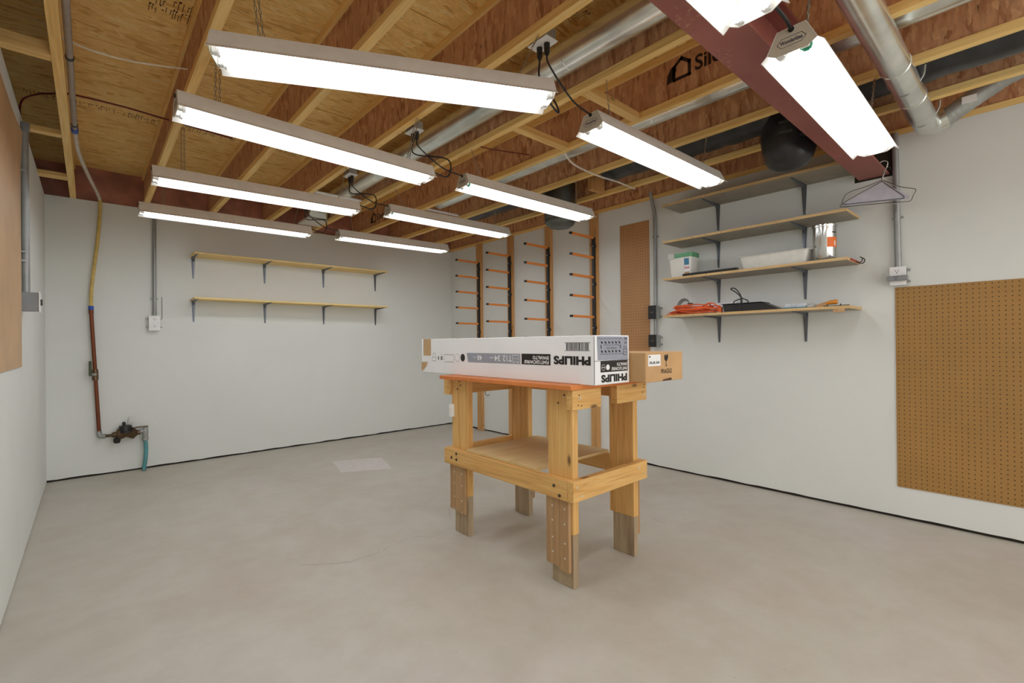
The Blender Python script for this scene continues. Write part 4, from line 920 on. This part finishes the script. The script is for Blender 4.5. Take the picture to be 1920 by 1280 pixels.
# ------------------------------------------------------------------ white lamp carton
ZT = 0.953
th = -0.01586
t = thing('lamp_carton', 'long white cardboard lamp box printed PHILIPS upside down on the workbench', 'box', (1.68, 1.332, ZT), (0, 0, th))
bd = MB().box(0, 0.264, 0, 1.513, 0, 0.226).build('carton', 'carton_white', t, world=False, bevel=0.003)
o = (-0.0008, 0, 0); U = (0, 1, 0); D = (0, 0, -1); UP = (0, 0, 1)
def T3(y, z): return (-0.0008, y, z)
blk = MB(); put_text(blk, 'PHILIPS', T3(0.019, 0.131), U, D, 0.232, 0.042, 0.055); blk.build('brand_lettering', 'black_ink', bd, world=False)
blk = MB(); rect(blk, (-0.0006, 0, 0), U, UP, 0.272, 0.484, 0.083, 0.1385); blk.build('black_block', 'black_ink', bd, world=False)
blk = MB()
rnd = random.Random(5); y = 0.03
while y < 0.168:
    wd = rnd.choice((0.0012, 0.002, 0.0035)); rect(blk, o, U, UP, y, y + wd, 0.158, 0.192); y += wd + rnd.choice((0.0012, 0.002, 0.003))
rect(blk, o, U, UP, 0.019, 0.178, 0.1925, 0.1942); rect(blk, o, U, UP, 0.022, 0.178, 0.155, 0.1567); blk.build('barcode', 'black_ink', bd, world=False); blk = MB()
ringp(blk, o, U, UP, 1.02, 0.108, 0, 0.0235); ringp(blk, o, U, UP, 1.079, 0.107, 0.0225, 0.024)
for i in range(9):
    for zz in (0.124, 0.078): rect(blk, o, U, UP, 1.118 + i * 0.0125, 1.125 + i * 0.0125, zz - 0.002, zz + 0.002)
for zz in (0.09, 0.108):
    for yy in (1.117, 1.228): rect(blk, o, U, UP, yy - 0.002, yy + 0.002, zz, zz + 0.008)
ringp(blk, o, U, UP, 1.258, 0.10, 0.006, 0.012); ringp(blk, o, U, UP, 1.258, 0.10, 0, 0.003); ringp(blk, o, U, UP, 1.258, 0.12, 0.008, 0.009); rect(blk, o, U, UP, 1.29, 1.30, 0.09, 0.112)
outline(blk, o, U, UP, [(1.33, 0.082), (1.37, 0.082), (1.372, 0.10), (1.36, 0.128), (1.348, 0.134), (1.336, 0.128), (1.326, 0.10)], 0.0018); rect(blk, o, U, UP, 1.328, 1.372, 0.104, 0.1055)
blk.build('care_marks', 'black_ink', bd, world=False)
gr = MB(); gr.quad(*[(-0.0006, a, b) for a, b in ((0.493, 0.138), (0.978, 0.1375), (0.966, 0.0815), (0.493, 0.083))]); gr.build('grey_band', 'band_grey', bd, world=False)
wt = MB()
put_text(wt, 'F34T12/CW/RS/', (-0.0011, 0.284, 0.106), U, D, 0.18, 0.0175, 0.03); put_text(wt, 'EW/ALTO', (-0.0011, 0.284, 0.128), U, D, 0.115, 0.0175, 0.03)
wt.v = wt.v
put_text(wt, 'T12', (-0.0011, 0.562, 0.127), U, D, 0.075, 0.032, 0.01); put_text(wt, '34', (-0.0011, 0.66, 0.127), U, D, 0.05, 0.032, 0.01); put_text(wt, '48', (-0.0011, 0.825, 0.126), U, D, 0.045, 0.030, 0.01)
put_text(wt, 'watt', (-0.0011, 0.72, 0.117), U, D, 0.035, 0.009); put_text(wt, 'inch', (-0.0011, 0.88, 0.116), U, D, 0.03, 0.009)
outline(wt, (-0.0011, 0, 0), U, UP, [(0.505, 0.094), (0.555, 0.094), (0.555, 0.13), (0.505, 0.13)], 0.002); rect(wt, (-0.0011, 0, 0), U, UP, 0.505, 0.555, 0.111, 0.1125)
for yy in (0.512, 0.548): outline(wt, (-0.0011, 0, 0), U, UP, [(yy - 0.004, 0.087), (yy + 0.004, 0.087), (yy + 0.004, 0.094), (yy - 0.004, 0.094)], 0.0015)
wt.build('white_print', 'print_white', bd, world=False)
MB().box(-0.0016, 0.0, 1.39, 1.485, 0.115, 0.2265).build('kraft_strip', 'kraft_tape', bd, world=False)
tp = MB(); tp.quad(*[(-0.0008, a, b) for a, b in ((1.5132, 0.006), (1.5132, 0.07), (1.43, 0.0735), (1.445, 0.045), (1.48, 0.02))]); tp.build('torn_corner', 'kraft_tape', bd, world=False)
# end face
X1 = (1, 0, 0); XM = (-1, 0, 0)
e = MB(); e.quad(*[(a, -0.0006, b) for a, b in ((0.024, 0.113), (0.252, 0.110), (0.252, 0.220), (0.020, 0.2215))]); e.build('grey_band', 'band_grey', bd, world=False)
e = MB(); rect(e, (0, -0.0006, 0), X1, UP, 0.044, 0.25, 0.057, 0.108); e.build('black_block', 'black_ink', bd, world=False)
e = MB(); put_text(e, 'PHILIPS', (0.244, -0.0008, 0.046), XM, D, 0.196, 0.036, 0.055); e.build('brand_lettering', 'black_ink', bd, world=False)
e = MB(); rect(e, (0, -0.0005, 0), X1, UP, 0.002, 0.262, 0.1085, 0.1105); rect(e, (0, -0.0005, 0), X1, UP, 0.0, 0.003, 0.003, 0.223)
for i in range(6):
    for zz in (0.152, 0.193):
        xx = 0.046 + i * 0.0262; e.quad(*[(a, -0.0010, b) for a, b in ((xx, zz + 0.005), (xx + 0.012, zz + 0.005), (xx + 0.018, zz - 0.005), (xx + 0.006, zz - 0.005))])
for xx in (0.046, 0.19): rect(e, (0, -0.0010, 0), X1, UP, xx, xx + 0.006, 0.165, 0.182)
put_text(e, 'Paquet de 30 lampes', (0.183, -0.0010, 0.186), XM, D, 0.115, 0.009); put_text(e, '30 Bulb Pack', (0.163, -0.0010, 0.171), XM, D, 0.075, 0.009)
put_text(e, 'T12', (0.245, -0.0010, 0.176), XM, D, 0.027, 0.012, 0.01); put_text(e, '34', (0.246, -0.0010, 0.197), XM, D, 0.02, 0.012, 0.01); put_text(e, '48', (0.247, -0.0010, 0.216), XM, D, 0.02, 0.011, 0.01)
for k in range(24): 
    xx = 0.03 + k * 0.0075; rect(e, (0, -0.0010, 0), X1, UP, xx, xx + 0.005, 0.209 + 0.003 * math.sin(k * 2.1), 0.2115 + 0.003 * math.sin(k * 2.1)); rect(e, (0, -0.0010, 0), X1, UP, xx + 0.014, xx + 0.019, 0.138, 0.1405)
outline(e, (0, -0.0010, 0), X1, UP, [(0.215, 0.134), (0.245, 0.134), (0.245, 0.16), (0.215, 0.16)], 0.002); rect(e, (0, -0.0010, 0), X1, UP, 0.215, 0.245, 0.146, 0.148)
e.build('pack_print', 'black_ink', bd, world=False)
e = MB(); put_text(e, 'F34T12/CW/RS/', (0.243, -0.0012, 0.078), XM, D, 0.12, 0.015, 0.02); put_text(e, 'EW/ALTO', (0.243, -0.0012, 0.098), XM, D, 0.078, 0.015, 0.02)
ringp(e, (0, -0.0012, 0), X1, UP, 0.097, 0.079, 0, 0.013, 20); ringp(e, (0, -0.0012, 0), X1, UP, 0.065, 0.079, 0.0125, 0.014, 20); rect(e, (0, -0.0012, 0), X1, UP, 0.055, 0.075, 0.0775, 0.0805)
e.build('white_print', 'print_white', bd, world=False)

# ------------------------------------------------------------------ kraft FRAGILE carton
t = thing('fragile_carton', 'brown cardboard carton printed FRAGILE behind the white lamp box', 'box', (1.953, 1.242, ZT), (0, 0, -0.016))
bd = MB().box(0, 0.331, 0, 1.06, 0, 0.143).build('carton', 'carton_kraft', t, world=False, bevel=0.003)
FX, FZ = 1.952, 0.953
MB().box(1.97 - FX, 2.076 - FX, -0.0015, 0, 1.03 - FZ, 1.085 - FZ).build('paper_label', 'print_white', bd, world=False)
p = MB(); put_text(p, 'FRAGILE', (2.08 - FX, -0.001, 0.991 - FZ), (1, 0, 0), UP, 0.098, 0.022, 0.01); p.build('lettering', 'black_ink', bd, world=False)
p = MB()
p.quad(*[(a - FX, -0.001, b - FZ) for a, b in [(2.118, 1.025), (2.136, 1.025), (2.130, 1.029), (2.1285, 1.05), (2.138, 1.056), (2.146, 1.07), (2.142, 1.085), (2.13, 1.082), (2.126, 1.074), (2.121, 1.084), (2.112, 1.08), (2.11, 1.065), (2.117, 1.054), (2.1255, 1.05), (2.124, 1.029)]])
p.build('glass_mark', 'black_ink', bd, world=False)
p = MB()
for i, h in enumerate((0.012, 0.012, 0.006, 0.012, 0.012, 0.004, 0.012, 0.010, 0.012)):
    x = 1.982 + i * 0.0095 - FX; rect(p, (x, -0.002, 1.041 - FZ), (1, 0, 0), UP, 0, 0.006, 0, h)
rect(p, (1.976 - FX, -0.002, 1.072 - FZ), (1, 0, 0), UP, 0, 0.012, 0, 0.007)
p.build('label_print', 'black_ink', bd, world=False)
p = MB(); p.quad(*[(a - FX, -0.0008, b - FZ) for a, b in ((2.09, 0.954), (2.178, 0.954), (2.172, 0.968), (2.15, 0.966), (2.1, 0.962))]); p.build('torn_edge', 'osb_ink', bd, world=False)
